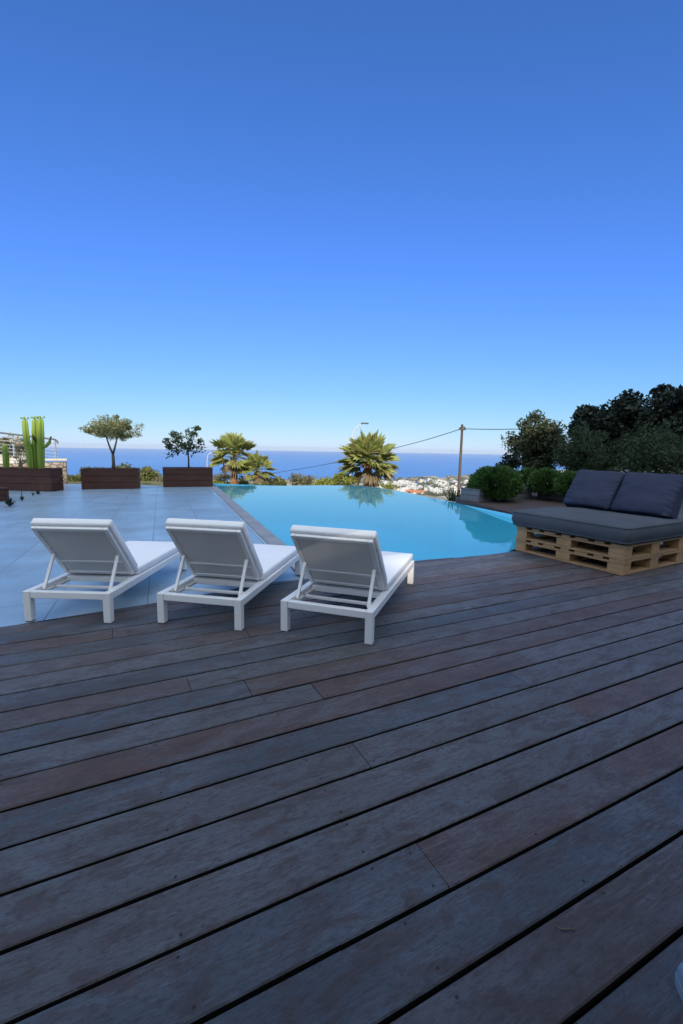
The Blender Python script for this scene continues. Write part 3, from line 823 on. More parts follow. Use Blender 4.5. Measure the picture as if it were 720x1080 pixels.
def tree(name, loc, trunk, ell, nleaf, size, m, bark, seed, label, group=None, kc=34, rad=.38, r0=.09, elong=2.2, cat='tree', shell=(.4, .95), extra=None):
    t = empty(name, loc, 0, label, cat, group)
    cl = clumps(ell, kc, seed, shell)
    if extra: cl += [Vector(e) for e in extra]
    b = MB(); b.tube(trunk, [r0 * (1 - .45 * i / max(1, len(trunk) - 1)) for i in range(len(trunk))], 8)
    limbs(b, Vector(trunk[-1]), cl[::2], r0 * .5, r0 * .1, seed)
    b.build('trunk', bark, t, smooth=True)
    P, d = cloud(cl, rad * min(ell[3], ell[5]), nleaf, seed)
    leaves('crown', P, size, seed + 1, m, t, elong, d * .9)
    return t

# ------------------------------------------------------------------ plants in the left planters
def pl_at(PL, x, dy, z):                       # point over a planter, given the photo column
    p, rz, ln = PL
    n_ = Vector((-math.sin(rz), math.cos(rz), 0)); d = Vector((math.cos(rz), math.sin(rz), 0))
    rr = ray(x, 500); k = rr[0] / rr[1]
    q = p + n_ * dy                            # solve q + d*s on the ray's vertical plane
    s = (k * q.y - q.x) / (d.x - k * d.y)
    r = q + d * s; return Vector((r.x, r.y, z))
# cactus
def column(b, pts, rad, ribs=5, steps=18):
    pts = [Vector(p) for p in pts]; n_ = ribs * 4
    L = len(pts) - 1; rings = []
    for i in range(steps + 1):
        f = i / steps * L; k = min(int(f), L - 1); p = pts[k].lerp(pts[k + 1], f - k)
        g = i / steps; r = rad * (.8 + .25 * math.sin(PI * min(g * 1.05, 1)) ** .7) * (1 if g < .93 else math.sqrt(max(0.02, 1 - ((g - .93) / .07) ** 2)))
        rings.append([b.bm.verts.new(p + Vector((math.cos(2 * PI * j / n_), math.sin(2 * PI * j / n_), 0)) * r * (1 + .34 * math.cos(ribs * 2 * PI * j / n_))) for j in range(n_)])
    for i in range(steps):
        for j in range(n_): b.bm.faces.new((rings[i][j], rings[i][(j + 1) % n_], rings[i + 1][(j + 1) % n_], rings[i + 1][j]))
    b.bm.faces.new(rings[0][::-1]); b.bm.faces.new(rings[-1])
base = pl_at(PL1, 38.5, .23, .53); cy = base.y
t = empty('cactus', base, 0, 'tall green cactus with three ribbed columns and a side arm', 'cactus')
def rel(x, y, yy=cy): return AT(x, y, yy) - base
for pts, r in (([rel(33.5, 497), rel(32, 480), rel(28.5, 462), rel(26.5, 441)], .062), ([rel(38.5, 497, cy + .08), rel(37.5, 470, cy + .08), rel(37.2, 440.5, cy + .08)], .058), ([rel(44.5, 497), rel(43.6, 470), rel(43.2, 440)], .068)):
    b = MB(); column(b, pts, r); st = b.build('column', M['cactus'], t, smooth=True)
    tp = pts[-1]
    for j in range(5):
        b = MB()
        a = j * 1.3; q = tp + Vector((math.cos(a) * r * .95, math.sin(a) * r * .95, -.02))
        b.tube([q, q + Vector((math.cos(a) * .035, math.sin(a) * .035, .035))], [.014, .022], 6)
        b.build('bud', M['cactus'], st, smooth=True)
b = MB(); b.tube([rel(45, 473, cy), rel(49, 470.5, cy), rel(52.5, 466.5, cy), rel(54.2, 460.5, cy)], [.028, .04, .045, .03], 8); b.build('arm', M['cactus'], t, smooth=True)
b = MB(); a = rel(34.6, 458.5, cy - .075); c = rel(38.6, 466.5, cy - .075)
b.tube([a, a.lerp(c, .5) + Vector((-.012, 0, -.01)), c], [.012, .03, .01], 7); b.build('dry_scar', M['cactus_dark'], t)
base = pl_at(PL1, 7, .22, .53); cy2 = base.y
t = empty('cactus', base, 0, 'short single column cactus at the far left of the long planter', 'cactus')
b = MB(); column(b, [AT(7.5, 497, cy2) - base, AT(7, 482, cy2) - base, AT(5.5, 468.5, cy2) - base], .058); b.build('column', M['cactus'], t, smooth=True)
# dry plants in the same planter
base = pl_at(PL1, 22, .26, .53)
t = empty('dry_plant', base, 0, 'pale dry stalky plant beside the tall cactus', 'plant')
b = MB(); r = random.Random(5)
tips = []
for j in range(9):
    e = Vector((r.uniform(-.25, .25), r.uniform(-.1, .15), r.uniform(.25, .9))); m1 = e * .5 + Vector((r.uniform(-.08, .08), 0, .05))
    b.tube([(0, 0, -.03), m1, e], [.010, .008, .005], 5); tips += [e, m1 * 1.2, e * .8]
b.build('stem', M['dry_leaf'], t)
P, d = cloud(tips, .07, 420, 8); leaves('foliage', P, .035, 3, M['dry_leaf'], t, 2.5)
# olive tree
base = pl_at(PL2, 119.5, .38, .50); oy = base.y
t = empty('olive_tree', base, 0, 'small olive tree with flat wide crown and forked trunk in planter', 'tree')
def rel(x, y, dy=0): return AT(x, y, oy + dy) - base
b = MB(); fork = rel(119.5, 479.5)
b.tube([rel(119.3, 499), rel(120.2, 490), fork], [.052, .045, .038], 9)
for e, m1 in ((rel(112.5, 461, .1), rel(115.5, 470, .05)), (rel(124.2, 461, -.1), rel(121.5, 472, -.05))): b.tube([fork, m1, e], [.03, .026, .018], 8)
oc = rel(119, 452); cl = clumps((oc.x, oc.y, oc.z, .80, .66, .30), 60, 11, (.3, .98))
cl += [rel(103, 446), rel(96, 456), rel(144, 456), rel(135, 446), rel(123, 440), rel(110, 441), rel(92, 454.5), rel(131, 459), rel(108, 458)]
limbs(b, rel(112.5, 461, .1), cl[0:14:2], .014, .004, 2); limbs(b, rel(124.2, 461, -.1), cl[1:15:2], .014, .004, 3)
b.build('trunk', M['bark'], t, smooth=True)
P, d = cloud(cl, .145, 5200, 4, .75); leaves('crown', P, .034, 5, M['olive_leaf'], t, 2.6, d)
# citrus tree
base = pl_at(PL3, 199.5, .38, .51); oy = base.y
t = empty('citrus_tree', base, 0, 'small dark citrus tree with two loose leaf clumps on thin trunk', 'tree')
b = MB(); b.tube([rel(199.5, 497), rel(199.3, 486), rel(198.6, 474)], [.030, .024, .018], 8)
cl = [rel(*q) for q in ((199, 455), (205, 458), (209, 465), (201, 463), (197, 468), (203, 470), (199, 472), (193, 470), (189, 465), (183, 463), (178, 465), (181, 470), (185, 474), (182, 478), (186, 458), (192, 461), (208, 452), (209, 472), (176, 470), (202, 476))]
for i, c in enumerate(cl): c.y += rnd.uniform(-.28, .28)
limbs(b, rel(198.6, 474), cl, .010, .003, 4); b.tube([rel(198.6, 474), rel(206, 460), rel(208.2, 449)], [.010, .006, .003], 5)
b.build('trunk', M['bark_dark'], t, smooth=True)
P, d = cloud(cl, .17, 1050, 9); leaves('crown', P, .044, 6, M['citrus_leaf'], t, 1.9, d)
# small succulents on the terrace
def rosette(x, y, rad, hgt_, n_, seed, label, stalk=0.0):
    base = G(x, y); t = empty('succulent', base, 0, label, 'plant', 'small dark succulents on the terrace')
    b = MB(); r = random.Random(seed)
    for j in range(n_):
        a = 2 * PI * j / n_ + r.uniform(-.2, .2); el = r.uniform(.2, 1.3)
        d = Vector((math.cos(a) * math.cos(el), math.sin(a) * math.cos(el), math.sin(el))); L = rad * r.uniform(.75, 1.1)
        s = Vector((-math.sin(a), math.cos(a), 0)) * rad * .14
        p1 = d * L * .5 + Vector((0, 0, .02)); p2 = d * L + Vector((0, 0, hgt_ * .2))
        vs_ = [b.bm.verts.new(q) for q in (Vector((0, 0, .005)) - s * .5, p1 - s, p2, p1 + s, Vector((0, 0, .005)) + s * .5)]
        b.bm.faces.new(vs_)
    b.build('leaf_rosette', M['succulent'], t)
    if stalk:
        b = MB(); b.tube([(0, 0, 0), (rad * .12, 0, stalk)], [.010, .006], 6); b.build('stalk', M['bark_dark'], t)
rosette(10.5, 534, .165, .14, 26, 1, 'spiky dark succulent, largest of those on the tiles')
rosette(23.6, 528.2, .10, .10, 16, 2, 'second succulent from the left, with a thin upright stalk', .34)
rosette(35.2, 523.2, .07, .12, 12, 3, 'tiny dark succulent left of the rightmost one')
rosette(40.5, 521.6, .11, .08, 16, 4, 'rightmost small succulent, in front of the cactus planter', .22)

# ------------------------------------------------------------------ left background: stone wall, railing, garden wall, shrubs
a, c = AT(40, 515, 14.2), AT(72, 515, 14.6)
t = empty('stone_wall', Vector(((a.x + c.x) / 2, (a.y + c.y) / 2, -.15)), math.atan2(c.y - a.y, c.x - a.x), 'rough beige rubble stone wall behind the cactus planter', 'wall')
ln = (c - a).length; b = MB()
r = random.Random(4); top = .80
xsw = np.linspace(-ln / 2 - 1.4, ln / 2, 12)
def wt(x): return .80 - .02 * (x - ln / 2) * -1
pr = [(x, .78 + .03 * (x / ln)) for x in xsw]
for i in range(len(pr) - 1):
    b.box(pr[i][0] + (.001 if i else 0), pr[i + 1][0], -.02 + r.uniform(-.012, .012), .42, 0, pr[i][1], .012)
b.build('masonry', M['stone'], t)
b = MB(); b.box(-ln / 2 - 1.4, ln / 2 + .03, -.05, .46, .83, .89, .01); b.build('capstone', M['capstone'], t)
# railing
def railing():
    p0, p1 = AT(-14, 454.6, 14.75), AT(58.5, 463.5, 15.35)
    t = empty('metal_railing', Vector((p0.x, p0.y, -.1)), 0, 'grey metal railing with thin horizontal bars above the stone wall', 'railing')
    o = Vector((p0.x, p0.y, -.1)); p0 = p0 - o; p1 = p1 - o
    b = MB(); b.tube([p0, p1, p1 + Vector((.06, 0, -.05)), p1 + Vector((.08, 0, -.12))], .028, 8); b.build('handrail', M['rail'], t)
    for k in range(6):
        b = MB(); dz = Vector((0, 0, -.13 - .115 * k)); b.tube([p0 + dz, p1 + dz + Vector((.08, 0, 0))], .010, 6); b.build('bar', M['steel'], t)
    for f in (.02, .36, .68, .985):
        q = p0.lerp(p1, f); b = MB(); b.box(q.x - .02, q.x + .02, q.y + .012, q.y + .052, -.1, q.z - .03, .003); b.build('post', M['steel'], t)
railing()
a = AT(12, 497, 19); 
t = empty('garden_wall', Vector((a.x, 19, -.5)), .08, 'low white rendered wall behind the railing', 'wall')
b = MB(); b.box(-3.2, .55, 0, .3, 0, 1.15, .01); b.box(.552, 1.0, 0, .3, 0, .8, .01); b.build('rendered_face', M['render_white'], t)
b = MB(); b.box(-3.25, .56, -.04, .34, 1.152, 1.2, .008); b.build('capping', M['capstone'], t)
SG = 'scrub bushes on the slope beyond the terrace'
def bpx(x0, x1, ytop, ybase, Y, m, seed, label, nleaf=1500, size=.06, group=SG, name='scrub_bush', cat='bush', elong=2.0):
    a, c, tp, bs = AT(x0, ybase, Y), AT(x1, ybase, Y), AT((x0 + x1) / 2, ytop, Y), AT((x0 + x1) / 2, ybase, Y)
    rx = (c.x - a.x) / 2; hh = (tp.z - bs.z)
    return bush(name, ((a.x + c.x) / 2, Y, bs.z), rx, rx * .9, hh / 2, nleaf, size, m, seed, label, cat, group, elong=elong, rad=.42)
bpx(-12, 22, 459, 492, 22, M['scrub_c'], 31, 'pale dull bush behind the railing, left of the cactus', 1800, .075)
bpx(16, 34, 458, 488, 21, M['dry_leaf'], 32, 'straw coloured bush behind the railing and the tall cactus', 900, .07)
bpx(62, 104, 498.5, 518, 17.5, M['scrub_a'], 33, 'low wide bush between stone wall and olive planter', 3200, .05)
bpx(84, 112, 490.5, 514, 24, M['scrub_a'], 34, 'bush with yellowish top behind the left end of the olive planter', 1700, .07)
bpx(113, 150, 486.5, 516, 25, M['scrub_a'], 35, 'broad bush rising just right of the olive trunk', 2600, .075)
bpx(140, 174, 490, 518, 22, M['scrub_a'], 36, 'olive green bush in the gap between olive and citrus planters', 3600, .065)
bpx(160, 184, 500, 520, 21, M['scrub_c'], 37, 'grey green bush behind the left end of the citrus planter', 1400, .06)
bpx(220, 243, 505, 521, 27, M['scrub_b'], 38, 'bright yellow green bush left of the tallest palm trunk', 1600, .06)
bpx(224, 246, 497, 516, 33, M['scrub_c'], 39, 'dark grey bush behind the bright yellow green one', 1200, .07)
bpx(250, 263, 500, 520, 33, M['scrub_a'], 40, 'dark bush between the two left palm trunks', 1000, .07)
bpx(270, 292, 498, 522, 31, M['scrub_c'], 41, 'dull bush right of the shorter palm', 1500, .075)
bpx(288, 304, 500, 521, 30, M['scrub_a'], 42, 'narrow bush between two dull grey bushes at the pool rim', 1000, .07)
bpx(303, 333, 497, 522, 31, M['scrub_c'], 43, 'dull grey green bush in the middle of the pool rim', 2000, .075)
bpx(330, 352, 500, 522, 29, M['scrub_b'], 44, 'small yellow green bush left of the large palm', 1500, .065)
bpx(342, 378, 493.5, 522, 29, M['scrub_b'], 45, 'big yellow green bush touching the large palm on its left', 2800, .07)
bpx(396, 418, 508, 523, 27, M['scrub_b'], 46, 'low yellow bush at the foot of the large palm, right side', 1300, .055)
bpx(268, 286, 506, 522, 26, M['scrub_a'], 47, 'low dark bush in front of the shorter palm', 1000, .055)

# ------------------------------------------------------------------ palms
def palm(base_px, crown_px, Y, Rr, seed, label, tr=.17, nl=46, dead=10):
    c = AT(*crown_px, Y); bs = AT(*base_px, Y)
    zb = -5.0
    base = Vector((bs.x, Y, zb)); t = empty('fan_palm', base, 0, label, 'palm', 'fan palms beyond the pool rim')
    r = random.Random(seed); cc = c - base
    b = MB(); k = 26
    pts = []; rad = []
    foot = Vector((0, 0, -.3))
    for i in range(k + 1):
        f = i / k; pts.append(foot.lerp(cc - Vector((0, 0, .12)), f)); rad.append(tr * (1.12 if i % 2 else .92) * (1.1 - .15 * f))
    b.tube(pts, rad, 12)
    # stubs of cut leaf bases
    for i in range(150):
        f = r.uniform(.35, 1); p = foot.lerp(cc - Vector((0, 0, .12)), f); a = r.uniform(0, 2 * PI); o_ = Vector((math.cos(a), math.sin(a), 0))
        b.tube([p + o_ * tr * .85, p + o_ * tr * 1.25 + Vector((0, 0, .09))], [.05, .022], 5)
    b.build('trunk', M['palm_trunk'], t)
    def fans(n_, e0, e1, mat, nm, scale=1.0):
        vv, ff = [], []
        for i in range(n_):
            f = i / max(1, n_ - 1); el = e0 + (e1 - e0) * (f ** .85) + r.uniform(-.14, .14); az = i * 2.399 + r.uniform(-.3, .3)
            d = Vector((math.cos(az) * math.cos(el), math.sin(az) * math.cos(el), math.sin(el)))
            sdv = Vector((-math.sin(az), math.cos(az), 0)); nr = sdv.cross(d).normalized()
            if nr.z < 0: nr = -nr
            lp = Rr * r.uniform(.40, .56) * scale; rb = Rr * r.uniform(.46, .62) * scale
            p0 = cc + d * .05; p1 = cc + d * lp - Vector((0, 0, .06 * lp * math.cos(el)))
            # petiole
            k0 = len(vv); ws = .016 * Rr
            for p, ww in ((p0, ws * 1.4), (p1, ws)):
                vv.extend([p - sdv * ww, p + sdv * ww, p + nr * ww])
            for q in range(3): ff.append((k0 + q, k0 + (q + 1) % 3, k0 + 3 + (q + 1) % 3, k0 + 3 + q))
            roll = r.uniform(-.5, .5)
            sd2 = (sdv * math.cos(roll) + nr * math.sin(roll)).normalized(); nr2 = (nr * math.cos(roll) - sdv * math.sin(roll)).normalized()
            ns = 17
            for j in range(ns):
                th = (j / (ns - 1) - .5) * 2 * 1.55
                L = rb * (1 - .28 * (abs(th) / 1.55) ** 2) * r.uniform(.92, 1.05)
                dd = (d * math.cos(th) + sd2 * math.sin(th)); cup = .30 * abs(math.sin(th / 2))
                dd = (dd + nr2 * cup).normalized(); ac = dd.cross(nr2).normalized()
                wv = L * .10
                a0 = p1 + dd * .02; a1 = p1 + dd * L * .55; tip = p1 + dd * L + Vector((0, 0, -.16 * L * r.uniform(.3, 1.6))) 
                fold = nr2 * wv * .5 * (1 if j % 2 else -1)
                k0 = len(vv); vv.extend([a0, a1 - ac * wv + fold, tip, a1 + ac * wv - fold])
                ff.append((k0, k0 + 1, k0 + 2, k0 + 3))
        me = bpy.data.meshes.new(nm); me.from_pydata(vv, [], ff); link(nm, me, mat, t)
    fans(nl, 1.45, -.38, M['palm_leaf'], 'crown')
    if dead: fans(dead, -.6, -1.2, M['palm_dead'], 'dead_skirt', .85)
    return t
palm((247, 514), (246.8, 481), 30, 1.72, 3, 'tallest fan palm with orange trunk, left of the shorter palm', .19, 27, 4)
palm((265, 514), (271.5, 496), 29.3, 1.3, 8, 'shorter fan palm right behind the tallest one', .16, 22, 4)
palm((386, 516), (388, 488), 29, 2.12, 14, 'large bushy fan palm right of centre, at the bend of the pool rim', .24, 46, 6)

# ------------------------------------------------------------------ lamps, pole, cables
def lamp(points, Y, arm_r, label, head):
    bs = AT(*points[0], Y); base = Vector((bs.x, Y, hgt(bs.x, Y))); t = empty('street_lamp', base, 0, label, 'street lamp', 'street lamps on the road below')
    pts = [AT(x, y, Y) - base for x, y in points]
    b = MB(); b.tube([Vector((pts[0].x, 0, -.2)), pts[0]], [arm_r * 1.5, arm_r], 10); b.build('pole', M['render_white'], t)
    b = MB(); b.tube(pts, arm_r * .9, 8); b.build('arm', M['render_white'], t)
    if head:
        h0, h1 = AT(*head[0], Y) - base, AT(*head[1], Y) - base
        b = MB(); b.box(h0.x, h1.x, -.18, .18, min(h0.z, h1.z) - .07, max(h0.z, h1.z) + .05, .04, 2); b.build('lamp_head', M['lamp_head'], t)
lamp([(369, 470), (371, 459), (373, 454), (376, 450), (380.5, 447.2)], 60, .07, 'tall white street lamp with curved arm behind the large palm', ((380, 446.6), (388, 446.2)))
lamp([(218.6, 492), (218.8, 484), (219.6, 480), (221.5, 478), (224.5, 477.6)], 75, .06, 'white street lamp with curved arm behind the left end of the tallest palm', ((224.5, 477.8), (228, 477.6)))
PY = 30
pt, pb = AT(487, 448, PY), AT(483.4, 513, PY); d = (pb - pt) / (pt.z - pb.z); zb = -6.2
base = pt + d * (pt.z - zb); t = empty('utility_pole', base, 0, 'leaning wooden utility pole in front of the coastal town', 'utility pole')
b = MB(); b.tube([pb + d * (pb.z - zb) - base, pb - base, pt - base], [.125, .098, .076], 10); b.build('pole', M['pole_wood'], t)
for (x, y) in ((486.4, 449.5), (489.2, 452.2), (484.8, 452.4)):
    q = AT(x, y, PY - .14) - base; b = MB(); b.tube([q, q + Vector((0, 0, .09)), q + Vector((0, 0, .13))], [.05, .065, .03], 8); b.build('insulator', M['lamp_head'], t)
b = MB(); q = AT(486.6, 452.8, PY - .12) - base; b.box(q.x - .22, q.x + .24, q.y - .05, q.y + .0, q.z - .05, q.z + .05); b.build('crossarm', M['pole_wood'], t)
def cable(pts, label):
    base = Vector(pts[0]); t_ = MB(); P = [Vector(p) - base for p in pts]
    # Catmull-Rom
    out = []
    for i in range(len(P) - 1):
        p0, p1, p2, p3 = P[max(i - 1, 0)], P[i], P[i + 1], P[min(i + 2, len(P) - 1)]
        for k in range(6):
            s = k / 6; out.append(.5 * ((2 * p1) + (p2 - p0) * s + (2 * p0 - 5 * p1 + 4 * p2 - p3) * s * s + (3 * p1 - p0 - 3 * p2 + p3) * s ** 3))
    out.append(P[-1]); t_.tube(out, .022, 6)
    o = t_.build('overhead_cable', M['cable'], None); o.location = base
    return tag(o, label, 'cable', 'overhead cables tied to the utility pole')
cable([AT(485, 452.6, 29.9), AT(450, 463.5, 33), AT(413, 473.2, 36), AT(353, 488, 41), AT(310, 495.6, 45), AT(280, 500, 48), AT(240, 504, 52)], 'black cable sagging left from the utility pole past the large palm')
cable([AT(489, 452.3, 29.9), AT(515, 452.8, 28.5), AT(540, 452.6, 27), AT(575, 452, 25.5)], 'black cable running right from the utility pole into the trees')

# ------------------------------------------------------------------ coastal town
def town_proto(name, w_, d_, h_, m, seed):
    r = random.Random(seed); b = MB()
    b.box(-w_ / 2, w_ / 2, -d_ / 2, d_ / 2, -1, h_)
    b.box(-w_ * .32, w_ * .08, -d_ * .3, d_ * .3, h_ + .001, h_ + 2.6)
    me_o = b.build('town_house', m)
    b = MB(); nw = max(2, int(w_ / 4))
    for fl2 in range(int(h_ // 3)):
        for j in range(nw):
            x = -w_ / 2 + (j + .5) * w_ / nw; b.box(x - .8, x + .8, -d_ / 2 - .05, -d_ / 2 + .1, fl2 * 3 + .9, fl2 * 3 + 2.3)
    wo = b.build('window', M['window_dark'], me_o)
    return me_o
labs = {0: 'small white flat roofed house in the coastal town', 1: 'small cream flat roofed house in the coastal town', 2: 'small grey flat roofed house in the coastal town'}
protos = [town_proto('a', 13, 10, 6.5, M['render_white'], 1), town_proto('b', 18, 11, 9, M['render_white'], 2), town_proto('c', 11, 9, 6, M['render_cream'], 3), town_proto('d', 26, 10, 4, M['render_grey'], 4)]
kinds = [0, 0, 1, 2]; used = [False] * 4
r = random.Random(21); nplaced = 0
while nplaced < 74:
    x = r.uniform(396, 502); y = r.uniform(505.2, 524)
    yh = 473.5 + .0165 * (x - 360); Yd = 100.7 * F / (y - yh); Xd = (x - 360) / F * Yd
    if Yd > shore(Xd) - 60 or Yd < 880: continue
    # open fields between the coast and the houses on the left of the strip
    if y < 508.5 and r.random() < .6: continue
    k = r.choices([0, 1, 2, 3], [5, 3, 3, 2])[0]
    o = protos[k] if not used[k] else copy_tree(protos[k])
    used[k] = True
    o.location = (Xd, Yd, hgt(Xd, Yd)); o.rotation_euler = (0, 0, r.uniform(-.5, .5)); o.scale = (r.uniform(.8, 1.25),) * 3
    tag(o, labs[kinds[k]], 'house', 'houses of the coastal town'); nplaced += 1
q = G(437, 521.5, -97); base = Vector((q.x, q.y, hgt(q.x, q.y) - .5))
t = empty('red_roofed_building', base, -.25, 'long building with bright red tiled roof nearest the pool rim', 'building')
b = MB(); b.box(-20, 20, -6, 6, 0, 5.5); b.build('wall', M['render_cream'], t)
b = MB()
for s in (-1, 1): b.poly([(-21, s * 7, 5.5), (21, s * 7, 5.5), (21, 0, 9.6), (-21, 0, 9.6)])
for s in (-1, 1): b.poly([(s * 20.9, -6.9, 5.51), (s * 20.9, 6.9, 5.51), (s * 20.9, 0, 9.55)])
b.build('roof', M['red_tile'], t)
# scrub trees between the houses: far-off wood, one mass
P = []
for i in range(420):
    x = r.uniform(392, 505); y = r.uniform(503.5, 526); yh = 473.5 + .0165 * (x - 360); Yd = 100.7 * F / (y - yh); Xd = (x - 360) / F * Yd
    if Yd > shore(Xd) - 30: continue
    c = Vector((Xd, Yd, hgt(Xd, Yd) + 2)); s = r.uniform(1.5, 4.5)
    for k in range(26): v = rv(r); P.append((c.x + v.x * s * 1.4, c.y + v.y * s * 1.4, c.z + v.z * s * .8))
M['far_leaf'] = leafmat('far_tree_leaf', [(.05, .06, .03), (.09, .09, .045), (.13, .12, .07)], .1)
o = leaves('town_trees', P, 1.5, 77, M['far_leaf'], None, 1.3); tag(o, 'dark scrub and trees scattered among the coastal town houses', 'trees', None, 'stuff')

# ------------------------------------------------------------------ right side: grey planters, mounded shrubs, trees
GP = 'grey weathered planters right of the pool'
a, c = G(504, 531.5), G(556, 527.5); d = (c - a).normalized(); rz = math.atan2(d.y, d.x); ln = 2.0
mid = a + d * ln / 2; planter('wooden_planter', (mid.x, mid.y, .041), rz, ln, .55, .27, M['planter_grey'], 2, 'grey weathered planter with mounded shrub, nearest the utility pole', GP)
a2 = a + d * (ln + .06) + Vector((-d.y, d.x, 0)) * -.02; e = Vector((.55, -.83, 0)).normalized(); rz2 = math.atan2(e.y, e.x)
mid2 = a2 + e * .9 + Vector((.12, .1, 0)); planter('wooden_planter', (mid2.x, mid2.y, .041), rz2, 1.8, .55, .32, M['planter_grey'], 2, 'grey weathered planter behind the sofa, partly hidden by its cushions', GP)
def mound(x, y, Y, rx, rz_, seed, label, n_=5200):
    c = AT(x, y, Y); z0 = c.z - rz_
    t = empty('mounded_shrub', (c.x, Y, z0), 0, label, 'shrub', 'mounded green shrubs right of the pool')
    rs_ = np.random.RandomState(seed); dd = rs_.normal(size=(n_, 3)); dd /= np.linalg.norm(dd, axis=1, keepdims=True); dd[:, 2] = np.where(dd[:, 2] < -.8, -dd[:, 2], dd[:, 2])
    lump = np.array([1 + .13 * mn.noise(Vector((v[0] * 2.6 + seed, v[1] * 2.6, v[2] * 2.6))) + .09 * mn.noise(Vector((v[0] * 9, v[1] * 9 + seed, v[2] * 9))) for v in dd])
    f = (rs_.uniform(.38, 1.0, n_) * lump)[:, None]
    P = dd * f * np.array([rx, rx, rz_]) + np.array([0, 0, rz_])
    leaves('foliage', P, .040, seed, M['mound_leaf'], t, 2.3, dd * 1.6, .5)
    b = MB(); limbs(b, Vector((0, 0, .0)), [Vector(P[i]) * .8 for i in range(10)], .03, .01, seed); b.build('stem', M['bark_dark'], t)
mound(521.5, 510.5, 10.8, .64, .42, 51, 'round mounded green shrub spilling over the grey planter by the pool', 17000)
mound(556, 508, 11.9, .45, .34, 52, 'small mounded shrub between the two larger green mounds', 6000)
mound(577, 508.5, 11.2, .46, .33, 53, 'mounded green shrub in the planter behind the sofa', 7000)
mound(603, 511, 10.6, .42, .32, 54, 'mounded shrub mostly hidden behind the left back cushion', 5000)
base = AT(480, 530, 11.8)
t = empty('agave', base, 0, 'dark spiky agave at the pool rim below the utility pole', 'plant')
b = MB(); r = random.Random(6)
for j in range(70):
    a = r.uniform(0, 2 * PI); el = r.uniform(.25, 1.45); d = Vector((math.cos(a) * math.cos(el), math.sin(a) * math.cos(el) * .7, math.sin(el))); L = r.uniform(.3, .5); s = Vector((-math.sin(a), math.cos(a), 0)) * .016
    o_ = Vector((r.uniform(-.2, .2), r.uniform(-.15, .15), 0)); b.bm.faces.new([b.bm.verts.new(q) for q in (o_ - s, o_ + d * L * .5 - s, o_ + d * L, o_ + d * L * .5 + s, o_ + s)])
b.build('leaf_rosette', M['feather_leaf'], t)
def rtree(x0, x1, y0, y1, Y, n_, size, m, seed, label, kc, rad=.36, elong=2.0, name='evergreen_tree', shell=(.3, .95), extra=None, depth=.8, group='dark trees right of the pool', bark='bark_dark', r0=.08):
    a, c = AT(x0, y1, Y), AT(x1, y0, Y); cx = (a.x + c.x) / 2; gz = max(hgt(cx, Y), -.4) - .05
    base = Vector((cx, Y, gz)); rx, rz_ = (c.x - a.x) / 2, (c.z - a.z) / 2; cz = (a.z + c.z) / 2 - gz
    ex = [AT(*e, Y) - base for e in extra] if extra else None
    return tree(name, base, [(0, 0, 0), (.05, 0, cz * .5), (0, 0, cz)], (0, 0, cz, rx, rx * depth, rz_), n_, size, m, M[bark], seed, label, group, kc, rad, r0, elong, extra=ex, shell=shell)
rtree(534, 606, 436, 512, 15.2, 14000, .055, M['grey_leaf'], 61, 'grey green tree with its sunlit top, right of the utility pole', 70, .34, 2.0)
rtree(516, 552, 481, 516, 14.0, 3200, .05, M['dark_leaf'], 62, 'low dark bush left of the grey green tree', 30, .4, name='evergreen_bush')
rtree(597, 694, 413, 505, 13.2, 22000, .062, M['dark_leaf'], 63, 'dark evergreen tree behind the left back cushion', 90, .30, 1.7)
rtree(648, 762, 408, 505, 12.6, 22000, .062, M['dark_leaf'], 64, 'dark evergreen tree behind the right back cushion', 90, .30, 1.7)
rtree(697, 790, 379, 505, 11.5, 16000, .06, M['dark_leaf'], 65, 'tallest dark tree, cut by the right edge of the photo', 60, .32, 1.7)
rtree(580, 652, 450, 520, 11.9, 9000, .04, M['feather_leaf'], 66, 'feathery mid green shrub left of the sofa back', 70, .33, 3.4, name='feathery_shrub', group='feathery shrubs behind the sofa', r0=.04)
rtree(640, 745, 446, 525, 10.6, 12000, .04, M['feather_leaf'], 67, 'feathery mid green shrub behind the sofa back', 80, .33, 3.4, name='feathery_shrub', group='feathery shrubs behind the sofa', r0=.04)

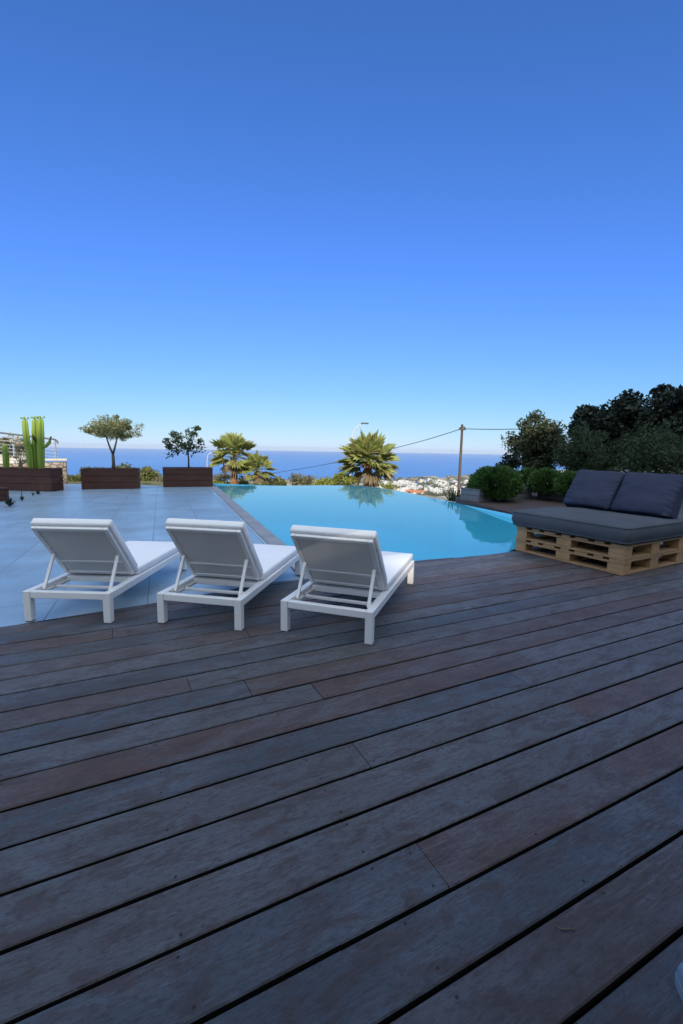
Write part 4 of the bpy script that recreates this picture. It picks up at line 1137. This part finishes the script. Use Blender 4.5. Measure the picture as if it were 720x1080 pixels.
# ------------------------------------------------------------------ small things on the deck
p = G(597, 979)
b = MB(); pts = [G(585, 976, .004), G(590, 979.3, .004), (G(596, 980, .006)), G(602, 979.2, .005), G(608.5, 981, .004)]
b.tube([q - p for q in pts], [.001, .0022, .0024, .002, .001], 6)
o = b.build('twig', M['twig']); o.location = (p.x, p.y, .0); tag(o, 'thin curved twig lying on the nearest deck boards', 'twig')
def shoe():
    p = G(724, 1046); t = empty('shoe', (p.x + .017, p.y - .06, 0), R(6), 'faded blue canvas shoe at the lower right corner of the deck', 'shoe')
    def outline(f, s=1.0):                     # f 0 heel .. 1 toe
        w_ = .034 + .014 * math.sin(PI * min(f * 1.15, 1)) ; w_ *= math.sqrt(max(0.0, 1 - max(0, (f - .82) / .18) ** 2)) * math.sqrt(max(0, 1 - max(0, (.12 - f) / .12) ** 2)); return w_ * s
    L = .25
    b = MB(); n_ = 24; lo, hi = [], []
    rr = [(outline(i / n_), -L * .62 + L * i / n_) for i in range(n_ + 1)]
    pts = [(w_, y) for w_, y in rr] + [(-w_, y) for w_, y in rr[::-1][1:-1]]
    b.prism(pts, 0.001, .022); b.build('sole', M['rubber'], t)
    b = MB(); rings = []
    for i in range(n_ + 1):
        f = i / n_; w_ = max(outline(f) - .003, .002); y = -L * .62 + L * f; top = .075 if f < .25 else .075 - .035 * (f - .25) / .75
        top *= math.sqrt(max(.05, 1 - max(0, (f - .8) / .2) ** 2)); open_ = f > .06 and f < .5
        ring_ = []
        for k in range(11):
            a = PI * k / 10; x = math.cos(a) * w_; z = .0225 + math.sin(a) ** .7 * top
            if open_ and 3 <= k <= 7: z = .0225 + top * .78; x = (1 - (k - 3) / 2) * w_ * .8 
            ring_.append(b.bm.verts.new((x, y, z)))
        rings.append(ring_)
    for i in range(n_):
        f = i / n_
        for k in range(10):
            if f > .06 and f < .5 and 3 <= k < 7: continue
            b.bm.faces.new((rings[i][k], rings[i][k + 1], rings[i + 1][k + 1], rings[i + 1][k]))
    o = b.build('upper', M['denim'], t, smooth=True)
shoe()

# ------------------------------------------------------------------ air
m, nt, out = new_mat('haze'); pv = N(nt, 'ShaderNodeVolumePrincipled')
pv.inputs['Color'].default_value = (.80, .88, 1, 1); pv.inputs['Density'].default_value = 5.5e-5; pv.inputs['Anisotropy'].default_value = 0.0
nt.links.new(pv.outputs[0], out.inputs['Volume'])
b = MB(); b.box(-18500, 18500, -18500, 18500, -110, 30); tag(b.build('haze', m), None, None, None, 'stuff')
